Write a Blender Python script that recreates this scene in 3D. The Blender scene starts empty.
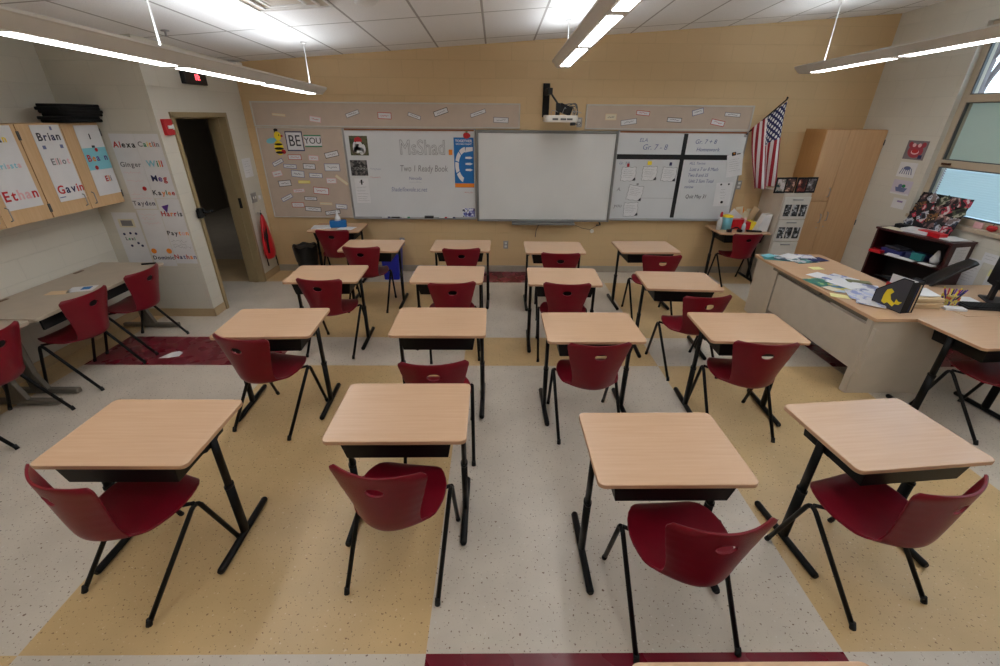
import bpy, bmesh, math, random
from mathutils import Vector, Matrix
R = math.radians
random.seed(7)
S = bpy.context.scene
C = S.collection

# ------------------------------------------------------------------ materials
def lin(c):
    return tuple((x/12.92 if x <= .04045 else ((x+.055)/1.055)**2.4) for x in c)
def hexc(r, g, b): return lin((r/255, g/255, b/255))
def newmat(name):
    m = bpy.data.materials.new(name); m.use_nodes = True
    nt = m.node_tree; b = nt.nodes['Principled BSDF']
    return m, nt, b
def mat(name, rgb, rough=.5, metal=0, coat=0, var=.0, scale=8, bump=0, bscale=60):
    m, nt, b = newmat(name)
    c = hexc(*rgb)
    b.inputs['Base Color'].default_value = (*c, 1)
    b.inputs['Roughness'].default_value = rough
    b.inputs['Metallic'].default_value = metal
    b.inputs['Coat Weight'].default_value = coat
    tc = nt.nodes.new('ShaderNodeTexCoord')
    n = nt.nodes.new('ShaderNodeTexNoise'); n.inputs['Scale'].default_value = scale
    nt.links.new(tc.outputs['Object'], n.inputs['Vector'])
    v = max(var, .03)
    r = nt.nodes.new('ShaderNodeValToRGB')
    r.color_ramp.elements[0].position = .3; r.color_ramp.elements[1].position = .7
    r.color_ramp.elements[0].color = (*[x*(1-v) for x in c], 1)
    r.color_ramp.elements[1].color = (*[min(1, x*(1+v)) for x in c], 1)
    nt.links.new(n.outputs['Fac'], r.inputs['Fac'])
    nt.links.new(r.outputs['Color'], b.inputs['Base Color'])
    if bump:
        n2 = nt.nodes.new('ShaderNodeTexNoise'); n2.inputs['Scale'].default_value = bscale
        nt.links.new(tc.outputs['Object'], n2.inputs['Vector'])
        bp = nt.nodes.new('ShaderNodeBump'); bp.inputs['Strength'].default_value = bump; bp.inputs['Distance'].default_value = .002
        nt.links.new(n2.outputs['Fac'], bp.inputs['Height']); nt.links.new(bp.outputs['Normal'], b.inputs['Normal'])
    return m
def woodmat(name, rgb, rgb2, rough=.4, sx=1.2, sy=26, sz=26, spec=.5):
    m, nt, b = newmat(name)
    tc = nt.nodes.new('ShaderNodeTexCoord'); mp = nt.nodes.new('ShaderNodeMapping')
    mp.inputs['Scale'].default_value = (sx, sy, sz)
    n = nt.nodes.new('ShaderNodeTexNoise'); n.inputs['Scale'].default_value = 2.5; n.inputs['Detail'].default_value = 5
    r = nt.nodes.new('ShaderNodeValToRGB')
    r.color_ramp.elements[0].position = .3; r.color_ramp.elements[1].position = .72
    r.color_ramp.elements[0].color = (*hexc(*rgb2), 1); r.color_ramp.elements[1].color = (*hexc(*rgb), 1)
    nt.links.new(tc.outputs['Object'], mp.inputs['Vector']); nt.links.new(mp.outputs['Vector'], n.inputs['Vector'])
    nt.links.new(n.outputs['Fac'], r.inputs['Fac']); nt.links.new(r.outputs['Color'], b.inputs['Base Color'])
    b.inputs['Roughness'].default_value = rough
    b.inputs['Specular IOR Level'].default_value = spec
    return m
def emat(name, rgb, strength):
    m, nt, b = newmat(name)
    b.inputs['Base Color'].default_value = (.8, .8, .8, 1)
    b.inputs['Emission Color'].default_value = (*rgb, 1)
    b.inputs['Emission Strength'].default_value = strength
    return m
def blockmat(name, rgb, axis, joint=.82, rough=.55):
    """painted concrete block: joints as bump plus a faint tone"""
    m, nt, b = newmat(name)
    tc = nt.nodes.new('ShaderNodeTexCoord'); sp = nt.nodes.new('ShaderNodeSeparateXYZ'); cb = nt.nodes.new('ShaderNodeCombineXYZ')
    nt.links.new(tc.outputs['Object'], sp.inputs[0])
    nt.links.new(sp.outputs['X' if axis == 'x' else 'Y'], cb.inputs['X']); nt.links.new(sp.outputs['Z'], cb.inputs['Y'])
    br = nt.nodes.new('ShaderNodeTexBrick')
    br.inputs['Scale'].default_value = 1; br.inputs['Brick Width'].default_value = .406; br.inputs['Row Height'].default_value = .203
    br.inputs['Mortar Size'].default_value = .0035; br.inputs['Mortar Smooth'].default_value = .6; br.inputs['Bias'].default_value = 0
    c = hexc(*rgb)
    br.inputs['Color1'].default_value = (*[x*1.01 for x in c], 1); br.inputs['Color2'].default_value = (*[x*.98 for x in c], 1)
    br.inputs['Mortar'].default_value = (*[x*joint for x in c], 1)
    nt.links.new(cb.outputs[0], br.inputs['Vector']); nt.links.new(br.outputs['Color'], b.inputs['Base Color'])
    n = nt.nodes.new('ShaderNodeTexNoise'); n.inputs['Scale'].default_value = 45
    nt.links.new(tc.outputs['Object'], n.inputs['Vector'])
    mx = nt.nodes.new('ShaderNodeMath'); mx.operation = 'MULTIPLY_ADD'; mx.inputs[1].default_value = .12
    sb = nt.nodes.new('ShaderNodeMath'); sb.operation = 'SUBTRACT'; sb.inputs[0].default_value = 1
    nt.links.new(br.outputs['Fac'], sb.inputs[1]); nt.links.new(n.outputs['Fac'], mx.inputs[0]); nt.links.new(sb.outputs[0], mx.inputs[2])
    bp = nt.nodes.new('ShaderNodeBump'); bp.inputs['Strength'].default_value = .5; bp.inputs['Distance'].default_value = .004
    nt.links.new(mx.outputs[0], bp.inputs['Height']); nt.links.new(bp.outputs['Normal'], b.inputs['Normal'])
    b.inputs['Roughness'].default_value = rough
    return m
def floormat(name, rgb, dark, light, rough=.3):
    m, nt, b = newmat(name); L = nt.links.new
    tc = nt.nodes.new('ShaderNodeTexCoord')
    c = hexc(*rgb)
    n0 = nt.nodes.new('ShaderNodeTexNoise'); n0.inputs['Scale'].default_value = 3.0; n0.inputs['Detail'].default_value = 3
    n1 = nt.nodes.new('ShaderNodeTexNoise'); n1.inputs['Scale'].default_value = 70; n1.inputs['Detail'].default_value = 1
    n2 = nt.nodes.new('ShaderNodeTexNoise'); n2.inputs['Scale'].default_value = 55; n2.inputs['Detail'].default_value = 1
    mp = nt.nodes.new('ShaderNodeMapping'); mp.inputs['Location'].default_value = (31, 17, 5)
    L(tc.outputs['Object'], n0.inputs['Vector']); L(tc.outputs['Object'], n1.inputs['Vector']); L(tc.outputs['Object'], mp.inputs['Vector']); L(mp.outputs[0], n2.inputs['Vector'])
    r0 = nt.nodes.new('ShaderNodeValToRGB'); r0.color_ramp.elements[0].color = (*[x*.93 for x in c], 1); r0.color_ramp.elements[1].color = (*[x*1.05 for x in c], 1)
    r0.color_ramp.elements[0].position = .35; r0.color_ramp.elements[1].position = .65
    L(n0.outputs['Fac'], r0.inputs['Fac'])
    def layer(prev, n, lo, hi, col):
        rr = nt.nodes.new('ShaderNodeValToRGB'); rr.color_ramp.elements[0].position = lo; rr.color_ramp.elements[1].position = hi
        mx = nt.nodes.new('ShaderNodeMix'); mx.data_type = 'RGBA'
        L(n.outputs['Fac'], rr.inputs['Fac']); L(rr.outputs['Color'], mx.inputs['Factor']); L(prev, mx.inputs['A'])
        mx.inputs['B'].default_value = (*hexc(*col), 1)
        return mx.outputs['Result']
    o = layer(r0.outputs['Color'], n1, .665, .72, dark)
    o = layer(o, n2, .69, .77, light)
    L(o, b.inputs['Base Color'])
    n3 = nt.nodes.new('ShaderNodeTexNoise'); n3.inputs['Scale'].default_value = 5
    L(tc.outputs['Object'], n3.inputs['Vector'])
    mr = nt.nodes.new('ShaderNodeMapRange'); mr.inputs['To Min'].default_value = rough-.02; mr.inputs['To Max'].default_value = rough+.05
    L(n3.outputs['Fac'], mr.inputs['Value']); L(mr.outputs[0], b.inputs['Roughness'])
    return m
def photomat(name, cols, scale=12, seed=0.0):
    """printed photograph: blotches of a few colours"""
    m, nt, b = newmat(name); L = nt.links.new
    tc = nt.nodes.new('ShaderNodeTexCoord'); mp = nt.nodes.new('ShaderNodeMapping'); mp.inputs['Location'].default_value = (seed, seed*.7, seed*1.3)
    n = nt.nodes.new('ShaderNodeTexNoise'); n.inputs['Scale'].default_value = scale; n.inputs['Detail'].default_value = 4
    r = nt.nodes.new('ShaderNodeValToRGB'); r.color_ramp.interpolation = 'CONSTANT'
    L(tc.outputs['Object'], mp.inputs[0]); L(mp.outputs[0], n.inputs['Vector']); L(n.outputs['Fac'], r.inputs['Fac'])
    k = len(cols)
    while len(r.color_ramp.elements) < k: r.color_ramp.elements.new(.5)
    for i, c in enumerate(cols):
        r.color_ramp.elements[i].position = 0 if i == 0 else .33+.36*i/k
        r.color_ramp.elements[i].color = (*hexc(*c), 1)
    L(r.outputs['Color'], b.inputs['Base Color']); b.inputs['Roughness'].default_value = .35
    return m

M = {}
M['desk'] = woodmat('maple_laminate', (216, 179, 146), (209, 171, 137), .27, spec=.75)
M['desk_edge'] = mat('maple_edge_band', (196, 152, 118), .45)
M['cab'] = woodmat('maple_cabinet', (214, 180, 138), (204, 168, 124), .5, 26, 26, 1.2)
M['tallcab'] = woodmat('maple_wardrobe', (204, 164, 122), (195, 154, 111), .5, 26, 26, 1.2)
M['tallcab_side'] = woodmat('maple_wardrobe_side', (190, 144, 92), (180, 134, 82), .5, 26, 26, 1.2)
M['red'] = mat('red_chair_plastic', (116, 10, 29), .34, var=.05, scale=20, bump=.15, bscale=900)
M['redplastic'] = mat('bright_red_plastic', (200, 30, 40), .35)
M['black'] = mat('black_powder_coat', (15, 15, 16), .42, metal=.0, bump=.1, bscale=500)
M['blackmatte'] = mat('black_matte', (15, 15, 16), .8)
M['blackplastic'] = mat('black_plastic', (26, 26, 29), .45)
M['bag'] = mat('black_bin_liner', (12, 12, 13), .28, bump=.8, bscale=25)
M['fabricblack'] = mat('black_cloth', (7, 7, 9), .95, bump=.6, bscale=90)
M['graymetal'] = mat('grey_metal', (118, 112, 102), .45, metal=.3)
M['tabletop'] = mat('beige_laminate', (178, 164, 146), .4, var=.04)
M['steel'] = mat('beige_painted_steel', (198, 188, 174), .45, var=.02)
M['steelwhite'] = mat('pale_painted_steel', (212, 207, 198), .42, var=.02)
M['wallfront'] = blockmat('tan_painted_block', (208, 178, 134), 'x', .90)
M['wallx'] = blockmat('cream_painted_block_x', (210, 206, 194), 'x', .91)
M['wally'] = blockmat('cream_painted_block_y', (210, 206, 194), 'y', .91)
M['plain'] = mat('cream_paint', (200, 195, 182), .6, var=.02)
M['corr'] = mat('taupe_corridor_paint', (138, 130, 118), .7)
M['base'] = mat('tan_vinyl_base', (186, 162, 126), .45, var=.04)
M['basegrey'] = mat('taupe_vinyl_base', (170, 160, 145), .45, var=.04)
M['frame'] = mat('khaki_door_paint', (150, 132, 98), .45)
M['winframe'] = mat('taupe_window_frame', (186, 170, 148), .45)
M['white'] = mat('white_plastic', (225, 225, 225), .4)
M['paper'] = mat('white_paper', (222, 222, 224), .8)
M['cream'] = mat('cream_paper', (222, 214, 190), .8)
M['manila'] = mat('manila_card', (222, 196, 158), .8)
M['board'] = mat('whiteboard_enamel', (214, 216, 218), .22, var=.015, scale=2)
M['screen'] = mat('matte_screen', (216, 216, 214), .4, var=.015, scale=2)
M['tack'] = mat('beige_tackboard', (196, 178, 162), .85, bump=.4, bscale=400)
M['alu'] = mat('aluminium_trim', (165, 165, 165), .35, metal=.6)
M['whitetrim'] = mat('white_trim', (200, 196, 188), .45)
M['darkgrey'] = mat('dark_grey_frame', (88, 88, 88), .45)
M['boardgrey'] = mat('mid_grey_frame', (122, 122, 120), .4)
M['corkrail'] = mat('cork_map_rail', (150, 96, 62), .8, bump=.4, bscale=300)
M['hutch'] = mat('dark_mahogany', (60, 18, 20), .35, var=.15, scale=10)
M['hutchin'] = mat('dark_mahogany_inside', (24, 10, 11), .6)
M['blue'] = mat('blue_plastic', (30, 40, 170), .4)
M['bluepaper'] = mat('blue_print', (20, 108, 178), .6)
M['teal'] = mat('teal_print', (40, 130, 130), .5)
M['cyan'] = mat('pale_cyan_print', (130, 200, 215), .6)
M['yellow'] = mat('yellow_print', (244, 218, 50), .6)
M['orange'] = mat('orange_print', (238, 140, 40), .6)
M['redp'] = mat('red_print', (190, 40, 45), .7)
M['pinkp'] = mat('pink_print', (228, 180, 185), .8)
M['greenp'] = mat('green_print', (50, 140, 95), .7)
M['purple'] = mat('purple_print', (90, 50, 140), .7)
M['ink'] = mat('dark_ink', (52, 52, 60), .7)
M['blueink'] = mat('blue_marker', (110, 120, 160), .7)
M['greyink'] = mat('grey_marker', (128, 128, 132), .7)
M['navy'] = mat('navy_ink', (40, 44, 90), .7)
M['blackink'] = mat('black_ink', (22, 22, 24), .7)
M['sticky'] = mat('pale_yellow_note', (232, 226, 160), .8)
M['lens'] = emat('lamp_lens_glow', (1.0, .98, .96), 10.5)
M['up'] = emat('lamp_uplight_glow', (.94, .97, 1.0), 6.5)
M['lampbody'] = mat('lamp_housing_paint', (205, 200, 192), .45)
M['led'] = emat('red_led_digits', (1, .05, .08), 3)
M['ceil'] = None
M['grommet'] = mat('brown_grommet', (110, 85, 62), .5)
M['clear'] = mat('clear_bottle', (200, 205, 210), .15)

M['black'].node_tree.nodes['Principled BSDF'].inputs['Specular IOR Level'].default_value = .22
M['red'].node_tree.nodes['Principled BSDF'].inputs['Specular IOR Level'].default_value = .35
def ceilmat():
    m, nt, b = newmat('ceiling_tiles'); L = nt.links.new
    tc = nt.nodes.new('ShaderNodeTexCoord'); sp = nt.nodes.new('ShaderNodeSeparateXYZ'); L(tc.outputs['Object'], sp.inputs[0])
    outs = []
    for ax, per, off in (('X', .61, -.13), ('Y', 1.22, 5.05)):
        a = nt.nodes.new('ShaderNodeMath'); a.operation = 'SUBTRACT'; a.inputs[1].default_value = off - 61*per
        L(sp.outputs[ax], a.inputs[0])
        md = nt.nodes.new('ShaderNodeMath'); md.operation = 'PINGPONG'; md.inputs[1].default_value = per/2; L(a.outputs[0], md.inputs[0])
        lt = nt.nodes.new('ShaderNodeMath'); lt.operation = 'LESS_THAN'; lt.inputs[1].default_value = .011; L(md.outputs[0], lt.inputs[0])
        outs.append(lt)
    mx = nt.nodes.new('ShaderNodeMath'); mx.operation = 'MAXIMUM'; L(outs[0].outputs[0], mx.inputs[0]); L(outs[1].outputs[0], mx.inputs[1])
    mix = nt.nodes.new('ShaderNodeMix'); mix.data_type = 'RGBA'; L(mx.outputs[0], mix.inputs['Factor'])
    n = nt.nodes.new('ShaderNodeTexNoise'); n.inputs['Scale'].default_value = 180; L(tc.outputs['Object'], n.inputs['Vector'])
    r = nt.nodes.new('ShaderNodeValToRGB'); r.color_ramp.elements[0].position = .35; r.color_ramp.elements[1].position = .5
    r.color_ramp.elements[0].color = (*hexc(226, 227, 228), 1); r.color_ramp.elements[1].color = (*hexc(238, 239, 240), 1)
    L(n.outputs['Fac'], r.inputs['Fac']); L(r.outputs['Color'], mix.inputs['A'])
    mix.inputs['B'].default_value = (*hexc(168, 167, 166), 1)
    L(mix.outputs['Result'], b.inputs['Base Color']); b.inputs['Roughness'].default_value = .9
    bp = nt.nodes.new('ShaderNodeBump'); bp.inputs['Strength'].default_value = .25; bp.inputs['Distance'].default_value = .003
    L(n.outputs['Fac'], bp.inputs['Height']); L(bp.outputs['Normal'], b.inputs['Normal'])
    return m
M['ceil'] = ceilmat()

def glassmat():
    m, nt, b = newmat('window_glass')
    b.inputs['Base Color'].default_value = (.95, 1, 1, 1); b.inputs['Roughness'].default_value = .02
    b.inputs['Transmission Weight'].default_value = 1; b.inputs['IOR'].default_value = 1.02
    return m
M['glass'] = glassmat()
def shademat(name, rgb, tr=.6):
    m, nt, b = newmat(name); L = nt.links.new
    d = nt.nodes.new('ShaderNodeBsdfDiffuse'); t = nt.nodes.new('ShaderNodeBsdfTranslucent'); mx = nt.nodes.new('ShaderNodeMixShader')
    n = nt.nodes.new('ShaderNodeTexNoise'); n.inputs['Scale'].default_value = 4
    r = nt.nodes.new('ShaderNodeValToRGB'); c = hexc(*rgb)
    r.color_ramp.elements[0].color = (*[x*.95 for x in c], 1); r.color_ramp.elements[1].color = (*c, 1)
    L(n.outputs['Fac'], r.inputs['Fac']); L(r.outputs['Color'], d.inputs['Color']); L(r.outputs['Color'], t.inputs['Color'])
    mx.inputs[0].default_value = tr; L(d.outputs[0], mx.inputs[1]); L(t.outputs[0], mx.inputs[2])
    L(mx.outputs[0], nt.nodes['Material Output'].inputs['Surface'])
    return m
M['shade'] = shademat('grey_green_shade', (205, 205, 192), .5)
M['blind'] = shademat('white_blind', (235, 240, 238), .6)

# ------------------------------------------------------------------ geometry helpers
def link(o, parent=None):
    C.objects.link(o)
    if parent: o.parent = parent
    return o
def tag(o, label=None, cat=None, group=None, kind=None):
    if label: o['label'] = label
    if cat: o['category'] = cat
    if group: o['group'] = group
    if kind: o['kind'] = kind
    return o
def thing(name, label, cat, loc=(0, 0, 0), rz=0, group=None, rot=None):
    o = bpy.data.objects.new(name, None); o.empty_display_size = .1
    o.location = loc; o.rotation_euler = rot if rot else (0, 0, R(rz))
    link(o); return tag(o, label, cat, group)
def dup(root, loc, rz, label=None, group=None, scale=None):
    r = root.copy(); C.objects.link(r); r.location = loc; r.rotation_euler = (0, 0, R(rz))
    if label: r['label'] = label
    if group: r['group'] = group
    if scale: r.scale = (scale,)*3
    for ch in list(root.children):
        c = ch.copy(); C.objects.link(c); c.parent = r
        for g in ch.children:
            d = g.copy(); C.objects.link(d); d.parent = c
    return r

class MB:
    def __init__(s): s.bm = bmesh.new()
    def box(s, c, d, rz=0, rot=None, mi=0, taper=None):
        m = Matrix.Translation(c) @ (rot.to_matrix().to_4x4() if rot else Matrix.Rotation(R(rz), 4, 'Z'))
        vs = []
        for z in (-.5, .5):
            t = 1 if (taper is None or z > 0) else taper
            for x, y in ((-.5, -.5), (.5, -.5), (.5, .5), (-.5, .5)):
                vs.append(s.bm.verts.new(m @ Vector((x*d[0]*t, y*d[1]*t, z*d[2]))))
        for f in ((3, 2, 1, 0), (4, 5, 6, 7), (0, 1, 5, 4), (1, 2, 6, 5), (2, 3, 7, 6), (3, 0, 4, 7)):
            fc = s.bm.faces.new([vs[i] for i in f]); fc.material_index = mi
        return s
    def tube(s, pts, r, n=10, mi=0, cap=True, sx=1.0):
        pts = [Vector(p) for p in pts]; rings = []
        rr = r if isinstance(r, (list, tuple)) else [r]*len(pts)
        up = Vector((0, 0, 1)); prev = None
        for i, p in enumerate(pts):
            d = ((pts[i+1]-p) if i < len(pts)-1 else (p-pts[i-1]))
            if 0 < i < len(pts)-1: d = (pts[i+1]-p).normalized() + (p-pts[i-1]).normalized()
            d.normalize()
            if prev is None:
                a = d.cross(up) if abs(d.dot(up)) < .95 else d.cross(Vector((0, 1, 0)))
            else:
                a = prev - d*prev.dot(d)
            a.normalize(); prev = a; b = d.cross(a)
            rings.append([s.bm.verts.new(p + (a*math.cos(t)*sx + b*math.sin(t))*rr[i]) for t in [2*math.pi*k/n for k in range(n)]])
        for i in range(len(rings)-1):
            for k in range(n):
                f = s.bm.faces.new([rings[i][k], rings[i][(k+1) % n], rings[i+1][(k+1) % n], rings[i+1][k]]); f.material_index = mi; f.smooth = True
        if cap:
            f = s.bm.faces.new(list(reversed(rings[0]))); f.material_index = mi
            f = s.bm.faces.new(rings[-1]); f.material_index = mi
        return s
    def lathe(s, prof, c=(0, 0, 0), n=20, mi=0):
        c = Vector(c); rings = []
        for r, z in prof:
            rings.append([s.bm.verts.new(c + Vector((r*math.cos(2*math.pi*k/n), r*math.sin(2*math.pi*k/n), z))) for k in range(n)])
        for i in range(len(rings)-1):
            for k in range(n):
                f = s.bm.faces.new([rings[i][k], rings[i][(k+1) % n], rings[i+1][(k+1) % n], rings[i+1][k]]); f.smooth = True; f.material_index = mi
        f = s.bm.faces.new(list(reversed(rings[0]))); f.material_index = mi
        f = s.bm.faces.new(rings[-1]); f.material_index = mi
        return s
    def prism(s, poly, z0, z1, mi=0, mtx=None, smi=None):
        mtx = mtx or Matrix.Identity(4)
        a = [s.bm.verts.new(mtx @ Vector((x, y, z0))) for x, y in poly]; b = [s.bm.verts.new(mtx @ Vector((x, y, z1))) for x, y in poly]
        f = s.bm.faces.new(list(reversed(a))); f.material_index = mi
        f = s.bm.faces.new(b); f.material_index = mi
        n = len(poly)
        for i in range(n):
            f = s.bm.faces.new([a[i], a[(i+1) % n], b[(i+1) % n], b[i]]); f.material_index = mi if smi is None else smi
        return s
    def build(s, name, m, parent=None, bevel=0, seg=2, **kw):
        bmesh.ops.recalc_face_normals(s.bm, faces=s.bm.faces)
        if bevel:
            es = [e for e in s.bm.edges if len(e.link_faces) == 2 and e.calc_face_angle(0) > .7]
            bmesh.ops.bevel(s.bm, geom=es, offset=bevel, segments=seg, profile=.6, affect='EDGES', clamp_overlap=True)
        me = bpy.data.meshes.new(name); s.bm.to_mesh(me); s.bm.free()
        for x in (m if isinstance(m, (list, tuple)) else [m]): me.materials.append(x)
        o = bpy.data.objects.new(name, me); link(o, parent)
        return o
def rrect(w, d, r, n=6, cx=0, cy=0):
    pts = []
    for sx, sy, a0 in ((1, 1, 0), (-1, 1, 90), (-1, -1, 180), (1, -1, 270)):
        for k in range(n+1):
            a = R(a0+90*k/n); pts.append((cx+sx*(w/2-r)+r*math.cos(a), cy+sy*(d/2-r)+r*math.sin(a)))
    return pts
def bx(name, c, d, m, parent=None, bevel=0, rz=0, rot=None, **k):
    return MB().box(c, d, rz, rot).build(name, m, parent, bevel)
def struct(o): o['kind'] = 'structure'; return o
_dgc = []
def textmesh(s, size, m, parent, loc=(0, 0, 0), rot=(90, 0, 0), name='lettering', bold=0, outline=0, shear=0, ext=.0004, align='CENTER', sx=1):
    cu = bpy.data.curves.new('t', 'FONT'); cu.body = s; cu.size = size; cu.align_x = align; cu.align_y = 'BOTTOM_BASELINE' if align == 'LEFT' else 'CENTER'; cu.shear = shear
    cu.resolution_u = 3
    if outline: cu.fill_mode = 'NONE'; cu.bevel_depth = outline; cu.bevel_resolution = 0
    else: cu.extrude = ext; cu.offset = bold
    ob = bpy.data.objects.new('t', cu); C.objects.link(ob)
    dg = bpy.context.evaluated_depsgraph_get(); dg.update()
    me = bpy.data.meshes.new_from_object(ob.evaluated_get(dg))
    bpy.data.objects.remove(ob); bpy.data.curves.remove(cu)
    me.name = name; me.materials.clear(); me.materials.append(m)
    o = bpy.data.objects.new(name, me); link(o, parent); o.location = loc; o.rotation_euler = tuple(R(a) for a in rot); o.scale = (sx, 1, 1)
    return o
def rainbow(s, size, cols, parent, x, z, y=-.003, adv=.62):
    """a name spelt in letters of several colours; one part"""
    mats = [M[c] if isinstance(c, str) else c for c in cols]
    bm = bmesh.new()
    glyphs = []; total = 0; gap = size*.13
    for ch in s:
        o = textmesh(ch, size, mats[0], None, bold=size*.022, align='LEFT')
        xs_ = [v.co.x for v in o.data.vertices]; glyphs.append((o, min(xs_), max(xs_))); total += max(xs_)-min(xs_)+gap
    cur = x-(total-gap)/2
    for i, (o, gx0, gx1) in enumerate(glyphs):
        me = o.data; off = cur-gx0; cur += gx1-gx0+gap
        me.transform(Matrix.Translation((off, y, z-size*.35)) @ Matrix.Rotation(R(90), 4, 'X'))
        k0 = len(bm.faces); bm.from_mesh(me); bm.faces.ensure_lookup_table()
        for f in bm.faces[k0:]: f.material_index = i % len(mats)
        bpy.data.objects.remove(o); bpy.data.meshes.remove(me)
    me = bpy.data.meshes.new('lettering'); bm.to_mesh(me); bm.free()
    for m in mats: me.materials.append(m)
    o = bpy.data.objects.new('lettering', me); link(o, parent); return o
def squiggle(mb, x, z, w, h, y=-.0025, n=14, t=.0022, mi=0, seed=0):
    """a line of illegible small writing as a thin raised ribbon"""
    rnd = random.Random(seed+int(x*1000)+int(z*777)); pts = []
    for i in range(n+1):
        pts.append((x-w/2+w*i/n, z+(rnd.random()-.5)*h))
    for (a, b), (c, d) in zip(pts, pts[1:]):
        L = math.hypot(c-a, d-b); ang = math.atan2(d-b, c-a)
        mb.box(((a+c)/2, y, (b+d)/2), (L, .0006, t), rot=Matrix.Rotation(-ang, 3, 'Y').to_euler(), mi=mi)
def lines(parent, m, rows, w, name='writing', x=0, h=.006, t=.0018, y=-.0025, seed=1):
    mb = MB()
    for k, z in enumerate(rows):
        ww = w*(1-.25*((k*7+seed) % 3)/2)
        squiggle(mb, x-(w-ww)/2, z, ww, h, y=y, n=max(6, int(ww/.012)), t=t, seed=seed+k)
    return mb.build(name, m, parent)

# ------------------------------------------------------------------ room shell
YF = 6.62; XR = 5.07; XL = -3.38; XLL = -4.3; YJ = 4.87; YB = -3.2
def zc(x, y): return 3.03+.0705*x-.035*(y-6.62)
def quadwall(name, pts, m, thick=None):
    """vertical slab from plan polygon, top following the ceiling"""
    bm = bmesh.new(); a = [bm.verts.new((x, y, -.02)) for x, y in pts]; b = [bm.verts.new((x, y, zc(x, y)+.02)) for x, y in pts]
    n = len(pts); bm.faces.new(list(reversed(a))); bm.faces.new(b)
    for i in range(n): bm.faces.new([a[i], a[(i+1) % n], b[(i+1) % n], b[i]])
    bmesh.ops.recalc_face_normals(bm, faces=bm.faces)
    me = bpy.data.meshes.new(name); bm.to_mesh(me); bm.free(); me.materials.append(m)
    return struct(link(bpy.data.objects.new(name, me)))
# floor with its colour blocks
M['f0'] = floormat('floor_cream_tile', (206, 196, 182), (122, 98, 82), (216, 210, 202))
M['f1'] = floormat('floor_yellow_tile', (206, 176, 128), (140, 106, 70), (222, 200, 162))
M['f2'] = floormat('floor_maroon_tile', (112, 20, 38), (98, 17, 33), (124, 28, 46), .26)
xs = [-9, -4.0, -2.15, -.31, .6, 1.61, 3.35, 5.3]
ys = [YB-.2, -4.2+1.9, -1.97, .53, 1.14, 3.71, 4.32, 6.11, 7.2, 12]
bm = bmesh.new()
grid = [[bm.verts.new((x, y, 0)) for y in ys] for x in xs]
def fcol(i, j):
    band = {0: 0, 1: 1, 2: 0, 3: 0, 4: 1, 5: 0, 6: 1, 7: 0, 8: 0}[j] if j not in (3, 5, 7) else None
    col = ['E', 'L', 'Y', 'C', 'C2', 'Z', 'Rr'][i]
    narrow = j in (3, 5, 7)
    if j == 8: return 0
    if col == 'E': return 1 if j != 5 else 1
    if not narrow:
        return 1 if col in ('Y', 'Z') else 0
    if j == 5: return {'L': 2, 'Y': 0, 'C': 1, 'C2': 1, 'Z': 0, 'Rr': 2}[col]
    if j == 3: return {'L': 1, 'Y': 0, 'C': 2, 'C2': 2, 'Z': 0, 'Rr': 1}[col]
    return {'L': 1, 'Y': 0, 'C': 2, 'C2': 0, 'Z': 0, 'Rr': 1}[col]
for i in range(len(xs)-1):
    for j in range(len(ys)-1):
        f = bm.faces.new([grid[i][j], grid[i+1][j], grid[i+1][j+1], grid[i][j+1]]); f.material_index = fcol(i, j)
me = bpy.data.meshes.new('floor'); bm.to_mesh(me); bm.free()
for k in ('f0', 'f1', 'f2'): me.materials.append(M[k])
struct(link(bpy.data.objects.new('floor', me)))
# ceiling
bm = bmesh.new()
q = [(-9, YB-.2), (5.4, YB-.2), (5.4, 6.8), (-9, 6.8)]
a = [bm.verts.new((x, y, zc(x, y))) for x, y in q]; b = [bm.verts.new((x, y, zc(x, y)+.08)) for x, y in q]
bm.faces.new(a); bm.faces.new(b)
for i in range(4): bm.faces.new([a[i], a[(i+1) % 4], b[(i+1) % 4], b[i]])
bmesh.ops.recalc_face_normals(bm, faces=bm.faces)
me = bpy.data.meshes.new('ceiling'); bm.to_mesh(me); bm.free(); me.materials.append(M['ceil'])
struct(link(bpy.data.objects.new('ceiling', me)))

quadwall('wall_front', [(XL-.2, YF), (XR+.2, YF), (XR+.2, YF+.2), (XL-.2, YF+.2)], M['wallfront'])
quadwall('wall_left', [(XLL-.2, YB), (XLL, YB), (XLL, YJ+.2), (XLL-.2, YJ+.2)], M['wally'])
quadwall('wall_alcove', [(XLL, YJ), (XL, YJ), (XL, YJ+.2), (XLL, YJ+.2)], M['wallx'])
quadwall('wall_back', [(XLL-.2, YB-.2), (XR+.2, YB-.2), (XR+.2, YB), (XLL-.2, YB)], M['wallx'])
# door wall with the opening
DY0, DY1, DZ = 5.13, 6.09, 2.16
def boxobj(name, x0, x1, y0, y1, z0, z1, m):
    return struct(bx(name, ((x0+x1)/2, (y0+y1)/2, (z0+z1)/2), (x1-x0, y1-y0, z1-z0), m))
quadwall('wall_door_side', [(XL-.2, YJ+.2), (XL, YJ+.2), (XL, DY0), (XL-.2, DY0)], M['wally'])
quadwall('wall_door_side', [(XL-.2, DY1), (XL, DY1), (XL, YF), (XL-.2, YF)], M['wally'])
boxobj('wall_over_door', XL-.2, XL, DY0, DY1, DZ, 2.85, M['wally'])
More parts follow.
